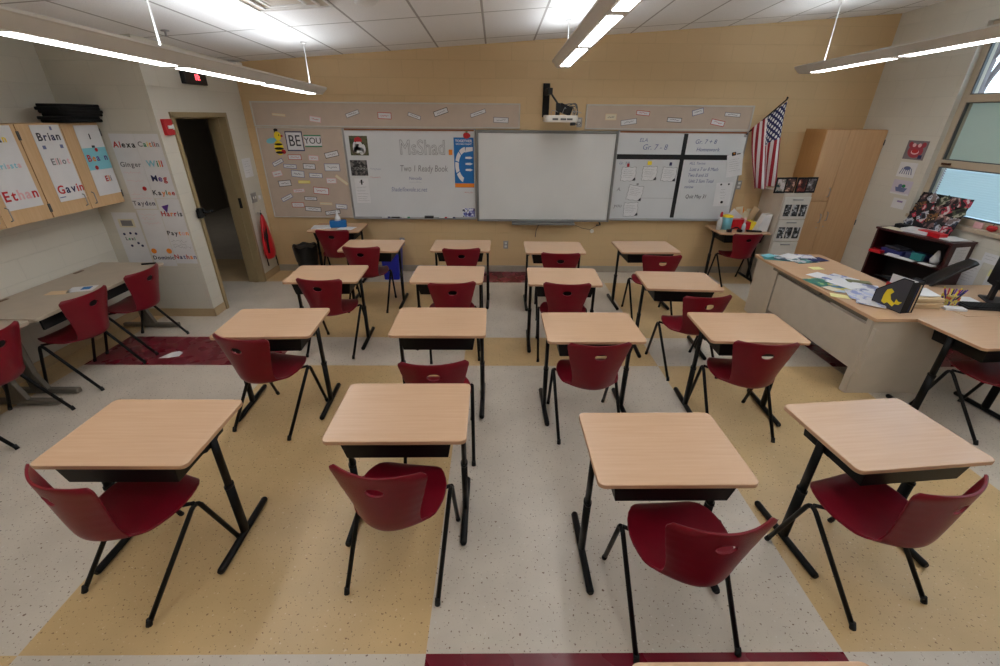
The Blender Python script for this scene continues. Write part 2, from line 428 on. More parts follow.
# right wall: below, above and beside the window bank
WY0, WY1, WZ0, WZ1 = .9, 5.42, 1.17, 3.12
boxobj('wall_right', XR, XR+.2, YB, WY0, -.02, 3.75, M['wally'])
boxobj('wall_right', XR, XR+.2, WY1, YF, -.02, 3.5, M['wally'])
boxobj('wall_right', XR, XR+.2, WY0, WY1, -.02, WZ0, M['wally'])
boxobj('wall_right', XR, XR+.2, WY0, WY1, WZ1, 3.75, M['wally'])
# corridor beyond the door
boxobj('wall_corridor', -7.2, -7.0, 5.1, 12, -.02, 3.0, M['corr'])
boxobj('wall_corridor', -7.2, XL-.2, 5.075, 5.10, -.02, 3.0, M['corr'])
boxobj('wall_corridor', -7.2, XL-.2, 11.8, 12, -.02, 3.0, M['corr'])
boxobj('wall_corridor', XL-.2, XL-.05, YF+.2, 11.8, -.02, 3.0, M['corr'])
boxobj('ceiling_corridor', -7.2, XL-.2, 6.8, 12, 2.6, 2.7, M['corr'])
# baseboards
boxobj('baseboard_front', XL, XR, YF-.008, YF, 0, .1, M['basegrey'])
boxobj('baseboard_left', XLL, XLL+.008, YB, YJ, 0, .1, M['base'])
boxobj('baseboard_alcove', XLL, XL+.008, YJ-.008, YJ, 0, .1, M['base'])
boxobj('baseboard_door_side', XL, XL+.008, YJ-.008, DY0-.05, 0, .1, M['base'])
boxobj('baseboard_door_side', XL, XL+.008, DY1+.06, YF, 0, .1, M['base'])
boxobj('baseboard_right', XR-.008, XR, YB, YF, 0, .1, M['base'])
# pale strip of paint finishing at the front corner
boxobj('trim_1', XL, XL+.012, YF-.02, YF, .1, 2.78, M['wallfront'])
# white ceiling-corner box
tag(bx('junction_box', (-3.30, 6.5, 2.72), (.11, .14, .13), M['white'], bevel=.008), 'small white box up in the corner above the front tack board', 'box')

# door frame
d = struct(thing('door_1', None, None, (XL, 0, 0)))
MB().box((-.095, DY0-.02, 1.09), (.23, .05, 2.18)).box((-.095, DY1+.02, 1.09), (.23, .05, 2.18)).box((-.095, (DY0+DY1)/2, 2.185), (.23, DY1-DY0+.09, .05)).build('door_frame', M['frame'], d, .004)
MB().box((-.10, DY1-.010, 1.07), (.06, .014, 2.14)).box((-.10, DY0+.010, 1.07), (.06, .014, 2.14)).box((-.10, (DY0+DY1)/2, 2.15), (.06, DY1-DY0, .014)).build('door_stop', M['frame'], d)
MB().box((.03, DY0-.035, 1.18), (.02, .13, .09)).tube([(.035, DY0-.02, 1.19), (.07, DY0-.02, 1.19), (.08, DY0+.10, 1.18)], .014).box((.045, DY0-.075, 1.19), (.03, .05, .11)).build('latch', M['blackmatte'], d, 0)
bx('strike_plate', (-.06, DY1-.008, 1.12), (.05, .012, .13), M['blackmatte'], d)
# door leaf standing open into the corridor
leaf = MB().box((-.21-.45, DY0+.0, 1.07), (.88, .035, 2.12)).build('door_leaf', mat('brown_door', (92, 70, 52), .5), d, .003)

# windows (two bays), frame, three panes each
def window(n, y0, y1):
    w = struct(thing('window_%d' % n, None, None, (XR+.10, 0, 0)))
    mb = MB(); t = .07; zc_ = (WZ0+WZ1)/2
    for y in (y0+t/2, y1-t/2): mb.box((0, y, zc_), (.09, t, WZ1-WZ0))
    for z in (WZ0+t/2, WZ1-t/2, 1.755, 2.41): mb.box((0, (y0+y1)/2, z), (.088, y1-y0, t if z not in (1.755, 2.41) else .075))
    mb.build('window_frame', M['winframe'], w, .006)
    for z0, z1 in ((WZ0+t, 1.72), (1.79, 2.375), (2.445, WZ1-t)):
        bx('pane', (.01, (y0+y1)/2, (z0+z1)/2), (.006, y1-y0-2*t, z1-z0), M['glass'], w)
        g = MB()
        for y in (y0+t+.006, y1-t-.006): g.box((-.02, y, (z0+z1)/2), (.03, .012, z1-z0))
        for z in (z0+.006, z1-.006): g.box((-.02, (y0+y1)/2, z), (.03, y1-y0-2*t, .012))
        g.build('gasket', M['darkgrey'], w)
    MB().box((-.055, y1-.16, 1.752), (.02, .10, .022)).box((-.075, y1-.20, 1.757), (.03, .03, .012)).build('latch', mat('bronze_latch', (90, 60, 45), .4, .6), w)
    bx('roller_shade', (.045, (y0+y1)/2, 2.08), (.003, y1-y0-2*t, .60), M['shade'], w)
    sl = MB()
    z = 1.26
    while z < 1.715:
        sl.box((.055, (y0+y1)/2, z), (.03, y1-y0-2*t-.02, .0018), rot=Matrix.Rotation(R(57), 3, 'Y').to_euler()); z += .024
    sl.build('blind', M['blind'], w)
window(1, 3.95, WY1); window(2, 2.45, 3.92); window(3, WY0, 2.42)
boxobj('trim_2', XR-.03, XR+.16, WY0, WY1, WZ0-.035, WZ0+.004, M['winframe'])

# ------------------------------------------------------------------ student chair
def lerp(a, b, t): return a+(b-a)*t
def interp(tab, t):
    for (t0, v0), (t1, v1) in zip(tab, tab[1:]):
        if t <= t1:
            k = (t-t0)/(t1-t0); k = k*k*(3-2*k)*.5+k*.5
            return tuple(lerp(a, b, k) for a, b in zip(v0, v1)) if isinstance(v0, tuple) else lerp(v0, v1, k)
    return tab[-1][1]
def chair_shell():
    prof = [(.238, .425), (.230, .438), (.205, .448), (.15, .452), (.09, .449), (.03, .443), (-.04, .436), (-.10, .430), (-.155, .428), (-.198, .437), (-.226, .462), (-.240, .505), (-.247, .56), (-.252, .61), (-.256, .66), (-.260, .71), (-.264, .76), (-.268, .80), (-.270, .825)]
    # dense resample by arc length
    P = [Vector(p) for p in prof]
    for _ in range(2):
        Q = [P[0]]
        for a, b in zip(P, P[1:]): Q += [a*.75+b*.25, a*.25+b*.75]
        Q.append(P[-1]); P = Q
    ac = [0]
    for a, b in zip(P, P[1:]): ac.append(ac[-1]+(b-a).length)
    T = ac[-1]
    def at(s):
        s = min(max(s, 0), T)
        for i in range(len(P)-1):
            if s <= ac[i+1]+1e-9:
                k = (s-ac[i])/(ac[i+1]-ac[i]); return P[i].lerp(P[i+1], k)
        return P[-1]
    W = [(0, .055), (.006, .092), (.016, .124), (.032, .153), (.055, .178), (.09, .201), (.13, .218), (.17, .228), (.21, .232), (.25, .230), (.29, .222), (.33, .211), (.38, .194), (.43, .172), (.47, .157), (.51, .153), (.56, .158), (.61, .168), (.66, .181), (.72, .197), (.78, .211), (T-.03, .221), (T-.014, .219), (T-.005, .211), (T, .196)]
    nu, nv = 36, 64
    bm = bmesh.new(); V = []; par = {}
    for j in range(nv+1):
        s = T*j/nv
        w = interp(W, s); row = []
        p = at(s); dp = at(min(s+.01, T))-at(max(s-.01, 0)); dp.normalize(); nrm = Vector((-dp.y, dp.x))  # in (y,z)
        k_ = min(max((s-.31)/(.20), 0), 1); back = k_*k_*(3-2*k_); seat = 1-back
        kt = min(max((s-.55)/(T-.55), 0), 1); wrap = .082-.014*kt
        for i in range(nu+1):
            u = -1+2*i/nu; x = w*u
            y, z = p.x, p.y
            z += seat*(.016*abs(u)**2.5*(1 if s > .06 else s/.06)) + back*seat*.05*abs(u)**2.2   # dished seat, rising sides at the bend
            y += back*wrap*abs(u)**1.9                                     # back wraps forward at the wings
            z += back*.004*(1-u*u)*min(1, max(0, (s-(T-.12))/.12))
            v = bm.verts.new((x, y, z)); row.append(v); par[v] = (x, s)
        V.append(row)
    for j in range(nv):
        for i in range(nu):
            bm.faces.new([V[j][i], V[j][i+1], V[j+1][i+1], V[j+1][i]])
    # hand hole
    s0 = T-.088; ax, az = .043, .024
    def inside(v): x, s = par[v]; return (x/ax)**2+((s-s0)/(az if s > s0 else az*1.0))**2
    dead = [f for f in bm.faces if sum(inside(v) < 1 for v in f.verts) >= 3]
    bmesh.ops.delete(bm, geom=dead, context='FACES')
    bm.verts.ensure_lookup_table()
    for v in [v for v in bm.verts if v.is_boundary and inside(v) < 3.2]:
        x, s = par[v]; k = inside(v)**.5
        nx, ns = x/k, s0+(s-s0)/k
        p1, p0 = at(ns), at(s); v.co += Vector((nx-x, p1.x-p0.x, p1.y-p0.y))
    bmesh.ops.recalc_face_normals(bm, faces=bm.faces)
    me = bpy.data.meshes.new('shell'); bm.to_mesh(me); bm.free(); me.materials.append(M['red'])
    o = bpy.data.objects.new('seat_shell', me); C.objects.link(o)
    sm = o.modifiers.new('s', 'SOLIDIFY'); sm.thickness = .0105; sm.offset = 0; sm.use_rim = True
    bv = o.modifiers.new('b', 'BEVEL'); bv.width = .003; bv.segments = 2; bv.limit_method = 'ANGLE'; bv.angle_limit = R(50)
    dg = bpy.context.evaluated_depsgraph_get(); dg.update()
    me2 = bpy.data.meshes.new_from_object(o.evaluated_get(dg)); bpy.data.objects.remove(o)
    me2.name = 'seat_shell'
    for p in me2.polygons: p.use_smooth = True
    return me2
SHELL = chair_shell()
def arc(p0, c, p1, n=6):
    p0, c, p1 = Vector(p0), Vector(c), Vector(p1)
    return [p0*(1-t)**2+c*2*t*(1-t)+p1*t*t for t in [k/n for k in range(n+1)]]
def make_chair(label, group):
    t = thing('student_chair', label, 'chair', group=group)
    o = bpy.data.objects.new('seat_shell', SHELL); link(o, t)
    for s in (-1, 1):
        apex = Vector((s*.243, .118, .452)); rf = Vector((s*.237, -.255, .014)); ff = Vector((s*.237, .255, .014))
        a1 = apex.lerp(rf, .13); a2 = apex.lerp(ff, .17)
        apex2 = apex+Vector((0, .004, .012)); curve = arc(a1, apex2, a2)
        MB().tube([rf]+curve[:4], .0122).build('leg', M['black'], t)
        MB().tube([ff]+list(reversed(curve[3:])), .0122).build('leg', M['black'], t)
        for f, dy in ((rf, -1), (ff, 1)):
            MB().tube([f+Vector((0, -dy*.007, .022)), f+Vector((0, dy*.005, -.012))], [.0135, .0145], n=8).build('glide', M['blackmatte'], t)
    sb = MB()
    for y, z in ((.08, .415), (-.04, .410)):
        sb.tube([(-.10, y, z+.02), (-.06, y, z+.008), (.06, y, z+.008), (.10, y, z+.02)], .009, n=8)
    sb.tube([(-.243, .105, .440), (-.17, .075, .425), (-.10, .05, .425), (.10, .05, .425), (.17, .075, .425), (.243, .105, .440)], .010, n=8)
    sb.build('seat_support', M['black'], t)
    return t
# ------------------------------------------------------------------ student desk
def make_desk(label, group):
    t = thing('student_desk', label, 'desk', group=group)
    W, D = .72, .525
    top = MB().prism(rrect(W, D, .032), .731, .755, 0, smi=1).build('tabletop', [M['desk'], M['desk_edge']], t, .005)
    bb = MB(); z0, z1 = .612, .724
    def slab(pts): 
        bb.prism([(p[0], p[1]) for p in pts], -.003, .003)
    bb.box((0, -.232, (z0+z1)/2), (.56, .006, z1-z0), taper=None)
    bb.box((0, .16, (z0+z1)/2), (.56, .006, z1-z0)); bb.box((-.278, -.036, (z0+z1)/2), (.006, .394, z1-z0)); bb.box((.278, -.036, (z0+z1)/2), (.006, .394, z1-z0))
    bb.box((0, -.036, z0), (.555, .39, .005))
    for v in bb.bm.verts:
        if v.co.z < z0+.02: v.co.x *= .93; v.co.y += .015 if v.co.y < 0 else 0
    bb.build('book_box', M['black'], t, .002)
    for s in (-1, 1):
        l = MB()
        l.tube([(s*.325, -.012, .03), (s*.325, -.012, .385)], .030, n=14, sx=.62)
        l.tube([(s*.325, -.012, .38), (s*.325, -.012, .728)], .025, n=14, sx=.58)
        l.tube([(s*.325, -.012, .372), (s*.325, -.012, .388)], .0325, n=14, sx=.64)
        l.prism([(-.17, .731), (.15, .731), (.15, .715), (.03, .655), (-.05, .655), (-.17, .715)], -.004, .004, mtx=Matrix.Translation((s*.310, -.01, 0)) @ Matrix(((0, 0, 1, 0), (1, 0, 0, 0), (0, 1, 0, 0), (0, 0, 0, 1))))
        leg = l.build('leg', M['black'], t)
        MB().tube([(s*.325, -.275, .022), (s*.325, -.264, .022), (s*.325, .222, .022), (s*.325, .232, .022)], [.014, .0195, .0195, .014], n=12).build('foot', M['black'], leg)
    return t
desks = [  # x, y, rot, label
 (-1.776, 1.797, 0, 'student desk nearest the camera at far left, maple top over black book box'),
 (-.503, 1.965, .5, 'front-most student desk left of the centre aisle, small grey scuff by its left edge'),
 (.816, 1.68, .3, 'front-most student desk right of the centre aisle, largest maple top in view'),
 (2.006, 1.793, 5.4, 'nearest student desk on the right, its top washed pale by window light'),
 (-1.721, 3.10, 2.5, 'second desk back in the leftmost row, beside the maroon floor block'),
 (-.429, 3.13, 0, 'second desk back in the row left of the aisle, black book box showing fully'),
 (.737, 3.04, .5, 'second desk back in the row right of the centre aisle, chair squarely behind it'),
 (1.938, 3.045, -2, 'second desk back in the right row, in front of the teacher desk panel'),
 (-1.706, 4.27, 2, 'third desk back in the leftmost row, level with the doorway'),
 (-.476, 4.27, -1, 'third desk back in the row left of the centre aisle, with an off-square chair'),
 (.687, 4.22, -2, 'third desk back in the row right of the centre aisle'),
 (1.809, 4.11, -3.5, 'third desk back in the right row, level with the far end of the teacher desk'),
 (-1.52, 5.35, 0, 'rear desk of the leftmost row, blue recycling bin beyond its right leg'),
 (-.419, 5.37, -1, 'rear desk of the row left of the aisle, below the handwritten whiteboard'),
 (.722, 5.31, -.5, 'rear desk below the interactive board, dark rail showing at its far edge'),
 (1.869, 5.36, 1, 'rear desk of the right row, below the taped whiteboard'),
 (-2.25, 6.31, 0, 'desk pushed to the front wall below the tack board, holding a tissue box'),
 (3.51, 6.33, 0, 'desk against the front wall under the flag, crowded with bins and bottles'),
 (3.80, 2.975, 4, 'student desk butted against the near end of the teacher desk'),
 (.757, .462, 0, 'desk cut off by the bottom edge of the picture, only its far corner showing'),
]
dk = make_desk(desks[0][3], 'student desks')
for i, (x, y, rz, lb) in enumerate(desks):
    if i == 0: dk.location = (x, y, 0); dk.rotation_euler.z = R(rz)
    else: dup(dk, (x, y, 0), rz, lb)
chairs = [
 (-1.78, 1.594, -20.6, 1, 'red chair at the nearest left desk, turned toward the aisle'),
 (-.487, 1.649, -7, 1, 'red chair at the front-most desk left of the centre aisle, seat tucked under book box'),
 (.863, 1.374, 3.3, 1, 'largest red chair, seat seen from above at the front-most desk right of the aisle'),
 (1.886, 1.552, 15.3, 1, 'red chair at the nearest right desk, back turned toward the windows'),
 (-1.721, 2.909, -12.4, 1, 'red chair at the second desk of the leftmost row, legs on the yellow floor'),
 (-.40, 2.58, 4, 1, 'red chair hidden below its curved back by the front-most desk left of the aisle'),
 (.705, 2.835, 2.9, 1, 'red chair at the second desk right of the centre aisle, all legs on cream floor'),
 (1.889, 2.859, -4, 1, 'red chair at the second desk of the right row, facing away beside the aisle'),
 (-1.64, 4.11, -4, 1, 'red chair at the third desk of the leftmost row, seat jutting out to the right'),
 (-.428, 4.028, 8, 1, 'red chair turned slightly at the third desk left of the centre aisle'),
 (.681, 4.03, -3.5, 1, 'red chair at the third desk right of the centre aisle'),
 (1.825, 3.72, 5, 1, 'red chair at the third desk of the right row, pulled out into the aisle'),
 (-1.57, 5.235, 0, 1, 'red chair at the rear desk of the leftmost row, before the blue bin'),
 (-.41, 5.19, 4, 1, 'red chair at the rear desk left of the centre aisle, near the wall outlet'),
 (.748, 5.02, -2.6, 1, 'red chair at the rear desk below the interactive board'),
 (1.875, 4.955, -1.5, 1, 'red chair at the rear desk of the right row, pulled well back'),
 (-2.186, 6.05, 1.5, 1, 'red chair at the wall desk that holds the tissue box'),
 (-3.675, 4.155, 88, 1, 'red chair at the left wall tables, nearest the doorway'),
 (-3.70, 3.52, 86, 1, 'red chair at the left wall tables, beneath the middle wall cabinet'),
 (-3.73, 2.745, 90, 1, 'red chair at the left wall tables, cut by the left picture edge'),
 (3.845, 2.84, 6, 1, 'red chair by the right picture edge, tucked at the desk touching the teacher desk'),
 (3.50, 6.19, 0, .93, 'smaller red chair under the cluttered desk below the flag'),
]
ch = make_chair(chairs[0][4], 'red classroom chairs')
for i, (x, y, rz, sc, lb) in enumerate(chairs):
    if i == 0: ch.location = (x, y, 0); ch.rotation_euler.z = R(rz)
    else: dup(ch, (x, y, 0), rz, lb, scale=None if sc == 1 else sc)

# ------------------------------------------------------------------ left wall tables
def side_table(y0, y1, xf, label):
    t = thing('side_table', label, 'table', ((XLL+xf)/2+.004, (y0+y1)/2, 0), group='long beige tables along the left wall')
    w = xf-XLL-.02; L = y1-y0
    MB().prism(rrect(w, L, .02, 3), .714, .742).build('tabletop', M['tabletop'], t, .004)
    MB().box((w/2-.06, 0, .66), (.02, L-.16, .10)).build('apron', M['blackmatte'], t, .003)
    for s in (-1, 1):
        l = MB()
        l.box((-.02, s*(L/2-.075), .38), (.09, .045, .66))
        l.box((-.02, s*(L/2-.075), .703), (.5, .045, .02))
        l.prism([(.02, .05), (.08, .05), (.02, .22)], -.02, .02, mtx=Matrix.Translation((0, s*(L/2-.075), 0)) @ Matrix(((1, 0, 0, 0), (0, 0, 1, 0), (0, 1, 0, 0), (0, 0, 0, 1))))
        lg = l.build('leg', M['graymetal'], t, .006)
        MB().box((.02, s*(L/2-.075), .032), (.62, .05, .045)).build('foot', M['graymetal'], lg, .012)
    for yy in (-L*.25, L*.27): MB().box((-w/2+.05, yy, .7435), (.03, .10, .004)).build('grommet', M['grommet'], t)
    return t
side_table(3.15, 4.64, -3.60, 'beige wall table nearer the doorway, papers lying on it')
side_table(1.45, 3.135, -3.63, 'beige wall table at the left picture edge, partly out of view')
def sheet(name, w, d, m, loc, rz=0, parent=None, curl=0, th=.0015, nx=6):
    """thin paper lying flat, slightly curled"""
    mb = MB(); bm = mb.bm; top = []; bot = []
    for i in range(nx+1):
        u = i/nx; x = -w/2+w*u; z = curl*((2*u-1)**2) + th
        top.append([bm.verts.new((x, -d/2, z)), bm.verts.new((x, d/2, z))]); bot.append([bm.verts.new((x, -d/2, z-th)), bm.verts.new((x, d/2, z-th))])
    for i in range(nx):
        bm.faces.new([top[i][0], top[i+1][0], top[i+1][1], top[i][1]]); bm.faces.new([bot[i][1], bot[i+1][1], bot[i+1][0], bot[i][0]])
        bm.faces.new([bot[i][0], bot[i+1][0], top[i+1][0], top[i][0]]); bm.faces.new([top[i][1], top[i+1][1], bot[i+1][1], bot[i][1]])
    bm.faces.new([top[0][0], top[0][1], bot[0][1], bot[0][0]]); bm.faces.new([top[-1][1], top[-1][0], bot[-1][0], bot[-1][1]])
    o = mb.build(name, m, parent); o.location = loc; o.rotation_euler.z = R(rz); return o
p = sheet('paper', .20, .15, [M['paper']], (-3.80, 3.82, .7425), 20); tag(p, 'white printed sheet with blue blocks lying on the left wall table', 'paper')
MB().box((.03, .01, .003), (.07, .08, .001)).build('print', M['bluepaper'], p)
tag(sheet('paper', .17, .10, M['manila'], (-3.93, 3.72, .7425), 10), 'pale orange-edged slip beside the printed sheet on the left table', 'paper')
tag(bx('marker', (-3.72, 4.57, .7505), (.13, .025, .014), M['blackmatte'], rz=20, bevel=.003), 'small dark marker lying at the doorway end of the left table', 'marker')
# scrap of paper on floor
mb = MB(); mb.prism([(-.085, -.06), (.0, -.055), (.09, -.02), (.085, .05), (.03, .085), (-.03, .055)], .001, .0035)
o = mb.build('paper_scrap', M['paper']); o.location = (-3.28, 3.90, 0); tag(o, 'torn white paper scrap lying on the maroon floor block at left', 'paper')

# ------------------------------------------------------------------ wall cabinets
def wall_cabinet(y0, label, n=2):
    W = .84; t = thing('wall_cabinet', label, 'cabinet', (XLL+.002, y0+W/2, 1.345), 90, group='maple wall cabinets on the left wall')
    H = .765
    MB().box((0, -.155, H/2), (W, .31, H)).build('body', M['cab'], t, .002)
    for s in (-1, 1):
        d_ = MB().box((s*(W/4), -.320, H/2), (W/2-.005, .019, H-.006)).build('door', M['cab'], t, .002)
        MB().tube([(s*.055, -.33, .045), (s*.055, -.352, .055), (s*.055, -.352, .145), (s*.055, -.33, .155)], .0045, n=8).build('handle', M['alu'], d_)
        hg = MB()
        for z in (.09, H-.09): hg.tube([(s*(W/2-.004), -.333, z-.035), (s*(W/2-.004), -.333, z+.035)], .006, n=8)
        hg.build('hinge', M['darkgrey'], d_)
    return t
wall_cabinet(4.022, 'maple wall cabinet nearest the doorway, two doors hung with name sheets')
wall_cabinet(3.178, 'maple wall cabinet beside the first one, at the left picture edge')
wall_cabinet(2.334, 'maple wall cabinet just out of the left picture edge')
# folded black cloth pile on the cabinet
t = thing('cloth_pile', 'pile of folded black cloths on top of the wall cabinet', 'cloths', (-4.00, 4.645, 2.112), 90)
rnd = random.Random(3)
for k in range(6):
    mb = MB(); pts = rrect(.43+rnd.random()*.05, .24+rnd.random()*.03, .05, 4, rnd.random()*.04-.02, rnd.random()*.03-.015)
    mb.prism(pts, k*.0255, k*.0255+.0285).build('folded_cloth', M['fabricblack'], t, .009)
# name sheets on cabinet doors
def wall_sheet(name, label, cat, loc, rz, w, h, m, group=None, tilt=0, th=.0016, lift=.0):
    t = thing(name, label, cat, loc, rz, group)
    t.rotation_euler = (0, 0, R(rz))
    mb = MB(); mb.box((0, 0, 0), (w, th, h)); s = mb.build('sheet', m, t)
    if tilt: t.rotation_euler = (Matrix.Rotation(R(rz), 3, 'Z') @ Matrix.Rotation(R(-tilt), 3, 'Y')).to_euler()
    return t
cf = XLL+.002+.334
C6 = ['redp', 'orange', 'bluepaper', 'purple', 'greenp']
t = wall_sheet('name_banner', 'long white name sheet on the wall cabinet door at the left picture edge', 'poster', (cf, 3.82, 1.785), 90, .31, .63, M['paper'], 'name sheets on the cabinet doors')
rainbow('Ethan', .11, ['redp', 'redp', 'pinkp', 'pinkp', 'redp'], t, .0, -.205); rainbow('Krissta', .062, ['pinkp', 'cyan', 'cyan'], t, 0, .02); rainbow('Dylan', .075, ['ink', 'yellow', 'ink'], t, -.02, .22)
t = wall_sheet('name_banner', 'long white name sheet in the middle, ending in a large blue-red name', 'poster', (cf, 4.28, 1.780), 90, .28, .635, M['paper'], 'name sheets on the cabinet doors')
rainbow('Brian', .09, ['ink', 'navy'], t, .0, .225); rainbow('Elliot', .075, ['greyink', 'pinkp'], t, .02, .02); rainbow('Gavin', .10, ['redp', 'navy', 'navy', 'redp', 'redp'], t, .01, -.215)
MB().box((-.1, -.002, -.28), (.06, .001, .008)).box((.05, -.002, .29), (.02, .001, .03)).box((-.08, -.002, .14), (.03, .001, .03)).box((.09, -.002, .14), (.03, .001, .03)).build('drawing', M['blueink'], t)
t = wall_sheet('name_banner', 'name sheet with a pale blue painted panel on the right cabinet door', 'poster', (cf, 4.71, 1.768), 90, .28, .64, M['paper'], 'name sheets on the cabinet doors')
bx('painted_panel', (0, -.0015, .02), (.275, .001, .20), M['cyan'], t)
rainbow('Beann', .085, ['redp', 'orange', 'purple', 'cyan', 'purple'], t, .0, .03); rainbow('Eli', .075, ['redp', 'orange', 'greyink'], t, .04, -.17)
MB().tube([(-.05, -.002, -.06), (-.05, -.003, -.06)], .02, n=12).tube([(.02, -.002, .10), (.02, -.003, .10)], .018, n=12).build('drawing', M['redp'], t)
MB().box((0, -.002, .22), (.012, .001, .05)).box((0, -.002, .13), (.035, .001, .02)).build('marks', M['ink'], t)

# name banners on the alcove wall (sheets hung in columns)
yw = YJ-.004
def banner(label, x0, x1, z0, z1, y=yw, m=None, g='name banners on the alcove wall', tilt=0):
    return wall_sheet('name_banner', label, 'poster', ((x0+x1)/2, y, (z0+z1)/2), 0, x1-x0, z1-z0, m or M['paper'], g, tilt=tilt)
W1 = banner('left column of the name banner, topped by a dark red name', -3.90, -3.655, 1.27, 2.01)
for (s, z, c, sz) in (('Alexa', 1.91, ['redp', 'redp', 'blackink', 'blackink', 'blackink'], .078), ('Ginger', 1.72, ['greyink'], .066), ('Tayden', 1.33, ['greyink', 'navy'], .066)):
    rainbow(s, sz, c, W1, .0, z-1.64, adv=.55)
MB().tube([(.06, -.002, -.16), (.06, -.0035, -.16)], .022, n=10).build('red_heart', M['redp'], W1)
lines(W1, M['pinkp'], [-.08, -.22, -.26, .0], .2, 'drawing', h=.02)
W2 = banner('right column of the name banner, beside the red fire alarm pull', -3.652, -3.405, 1.38, 2.01, y=yw-.001)
for (s, z, c, sz) in (('Caitlin', 1.915, ['greyink', 'greenp', 'yellow', 'orange', 'greyink', 'redp'], .068), ('Will', 1.73, ['cyan', 'greenp', 'orange', 'redp'], .085), ('Meg', 1.585, ['navy', 'purple', 'redp'], .085), ('Kaylee', 1.44, ['ink', 'ink', 'orange', 'greenp', 'orange', 'redp'], .07)):
    rainbow(s, sz, c, W2, .0, z-1.695, adv=.52 if len(s) > 4 else .62)
W3 = banner('lower right name banner ending in a multicolour name near the table', -3.635, -3.40, .66, 1.375, y=yw-.0)
for (s, z, c, sz) in (('Harris', 1.22, ['redp', 'redp', 'orange', 'redp', 'ink', 'ink'], .075), ('Payton', 1.01, ['ink', 'ink', 'ink', 'orange', 'pinkp', 'orange'], .068), ('Nathan', .74, ['redp', 'navy', 'blueink', 'redp', 'orange', 'blueink'], .072)):
    rainbow(s, sz, c, W3, .0, z-1.0175, adv=.54)
MB().prism([(-.085, .28), (-.005, .30), (-.045, .21)], .001, .003, mtx=Matrix.Rotation(R(90), 4, 'X')).build('purple_star', M['purple'], W3)
lines(W3, M['greyink'], [-.10, -.14, -.17], .2, 'drawing', h=.03)
W4 = banner('lower middle name banner with two orange suns over the name', -3.885, -3.64, .63, 1.26, y=yw-.001)
rainbow('Dominic', .062, ['ink', 'ink', 'navy'], W4, 0, -.215, adv=.55)
MB().tube([(-.085, -.002, -.14), (-.085, -.0035, -.14)], .03, n=12).tube([(.085, -.002, -.14), (.085, -.0035, -.14)], .03, n=12).build('orange_sun', M['orange'], W4)
lines(W4, M['pinkp'], [.26, .22, .17], .2, 'drawing', h=.03)
W5 = banner('separate drawing sheet left of the banners, with dark painted dots', -4.17, -3.905, .66, 1.23, y=yw-.002)
bx('painted_panel', (0.0, -.0015, .17), (.17, .001, .09), M['cream'], W5)
MB().box((0, -.0025, .17), (.12, .001, .06)).build('grey_drawing', M['greyink'], W5)
mb = MB()
for (x, z) in ((-.07, .05), (.0, .06), (.06, .055), (-.03, -.08), (.05, -.05), (.085, -.08)): mb.tube([(x, -.002, z), (x, -.003, z)], .014, n=10)
mb.build('painted_dot', M['navy'], W5); rainbow('Lexi', .05, ['ink', 'greenp'], W5, -.02, 0)

# fire alarm, clock, notice, switch
t = thing('fire_alarm_pull', 'red fire alarm pull station beside the top of the doorway', 'alarm', (XL, 4.985, 2.07), 90)
MB().box((0, -.02, 0), (.12, .04, .15)).build('housing', M['redp'], t, .006); MB().box((.01, -.045, 0), (.08, .014, .03)).box((.045, -.045, 0), (.012, .014, .05)).build('pull_handle', M['white'], t, .003)
t = thing('digital_clock', 'black digital clock with red digits high above the doorway', 'clock', (XL, 5.64, 2.545), 90)
MB().box((0, -.025, 0), (.40, .05, .12)).build('housing', M['blackplastic'], t, .006)
textmesh('10:', .08, M['led'], t, (.02, -.052, .01), name='digits', bold=.002)
t = wall_sheet('notice', 'white notice sheet taped to the wall right of the doorway', 'notice', (XL+.003, 6.37, 1.54), 90, .22, .24, M['paper'])
lines(t, M['greyink'], [.08, .05, .02, -.03, -.06], .14, 'print', h=.004)
t = thing('light_switch', 'grey double light switch plate above the red bag', 'switch', (XL, 6.35, 1.15), 90)
MB().box((0, -.004, 0), (.14, .008, .13)).build('plate', M['alu'], t, .002); MB().box((-.03, -.012, 0), (.012, .012, .03)).box((.03, -.012, 0), (.012, .012, .03)).build('toggle', M['white'], t)
t = thing('wall_thermostat', 'tiny white sensor plate next to the light switch', 'sensor', (XL, 6.50, 1.13), 90)
MB().box((0, -.008, 0), (.04, .016, .05)).build('housing', M['white'], t, .003)
t = thing('drawstring_bag', 'red and black drawstring bag hanging on the wall hook by the doorway', 'bag', (XL+.02, 6.30, .83), 90)
mb = MB(); prof = [(.012, .1), (.03, .07), (.05, .0), (.075, -.12), (.10, -.28), (.11, -.42), (.10, -.50), (.06, -.53)]
rings = []
for k, (r, z) in enumerate(prof):
    rings.append([mb.bm.verts.new((r*1.25*math.cos(a)*(1+.08*math.sin(5*a+k)), -.06+r*.55*math.sin(a)*(1+.1*math.cos(4*a)), z)) for a in [2*math.pi*j/20 for j in range(20)]])
for a, b in zip(rings, rings[1:]):
    for j in range(20): f = mb.bm.faces.new([a[j], a[(j+1) % 20], b[(j+1) % 20], b[j]]); f.smooth = True
mb.bm.faces.new(rings[0]); mb.bm.faces.new(rings[-1])
mb.build('bag_body', M['redplastic'], t)
MB().tube([(0, -.05, .12), (-.04, -.07, .0), (-.10, -.08, -.2), (-.13, -.06, -.45), (-.10, -.05, -.62)], .009, n=6).tube([(0, -.05, .12), (.05, -.07, -.02), (.11, -.06, -.25), (.16, -.05, -.55), (.19, -.04, -.70)], .009, n=6).build('strap', M['blackmatte'], t)
MB().tube([(0, 0, .12), (0, -.05, .12), (0, -.06, .16)], .006, n=6).build('hook', M['alu'], t)
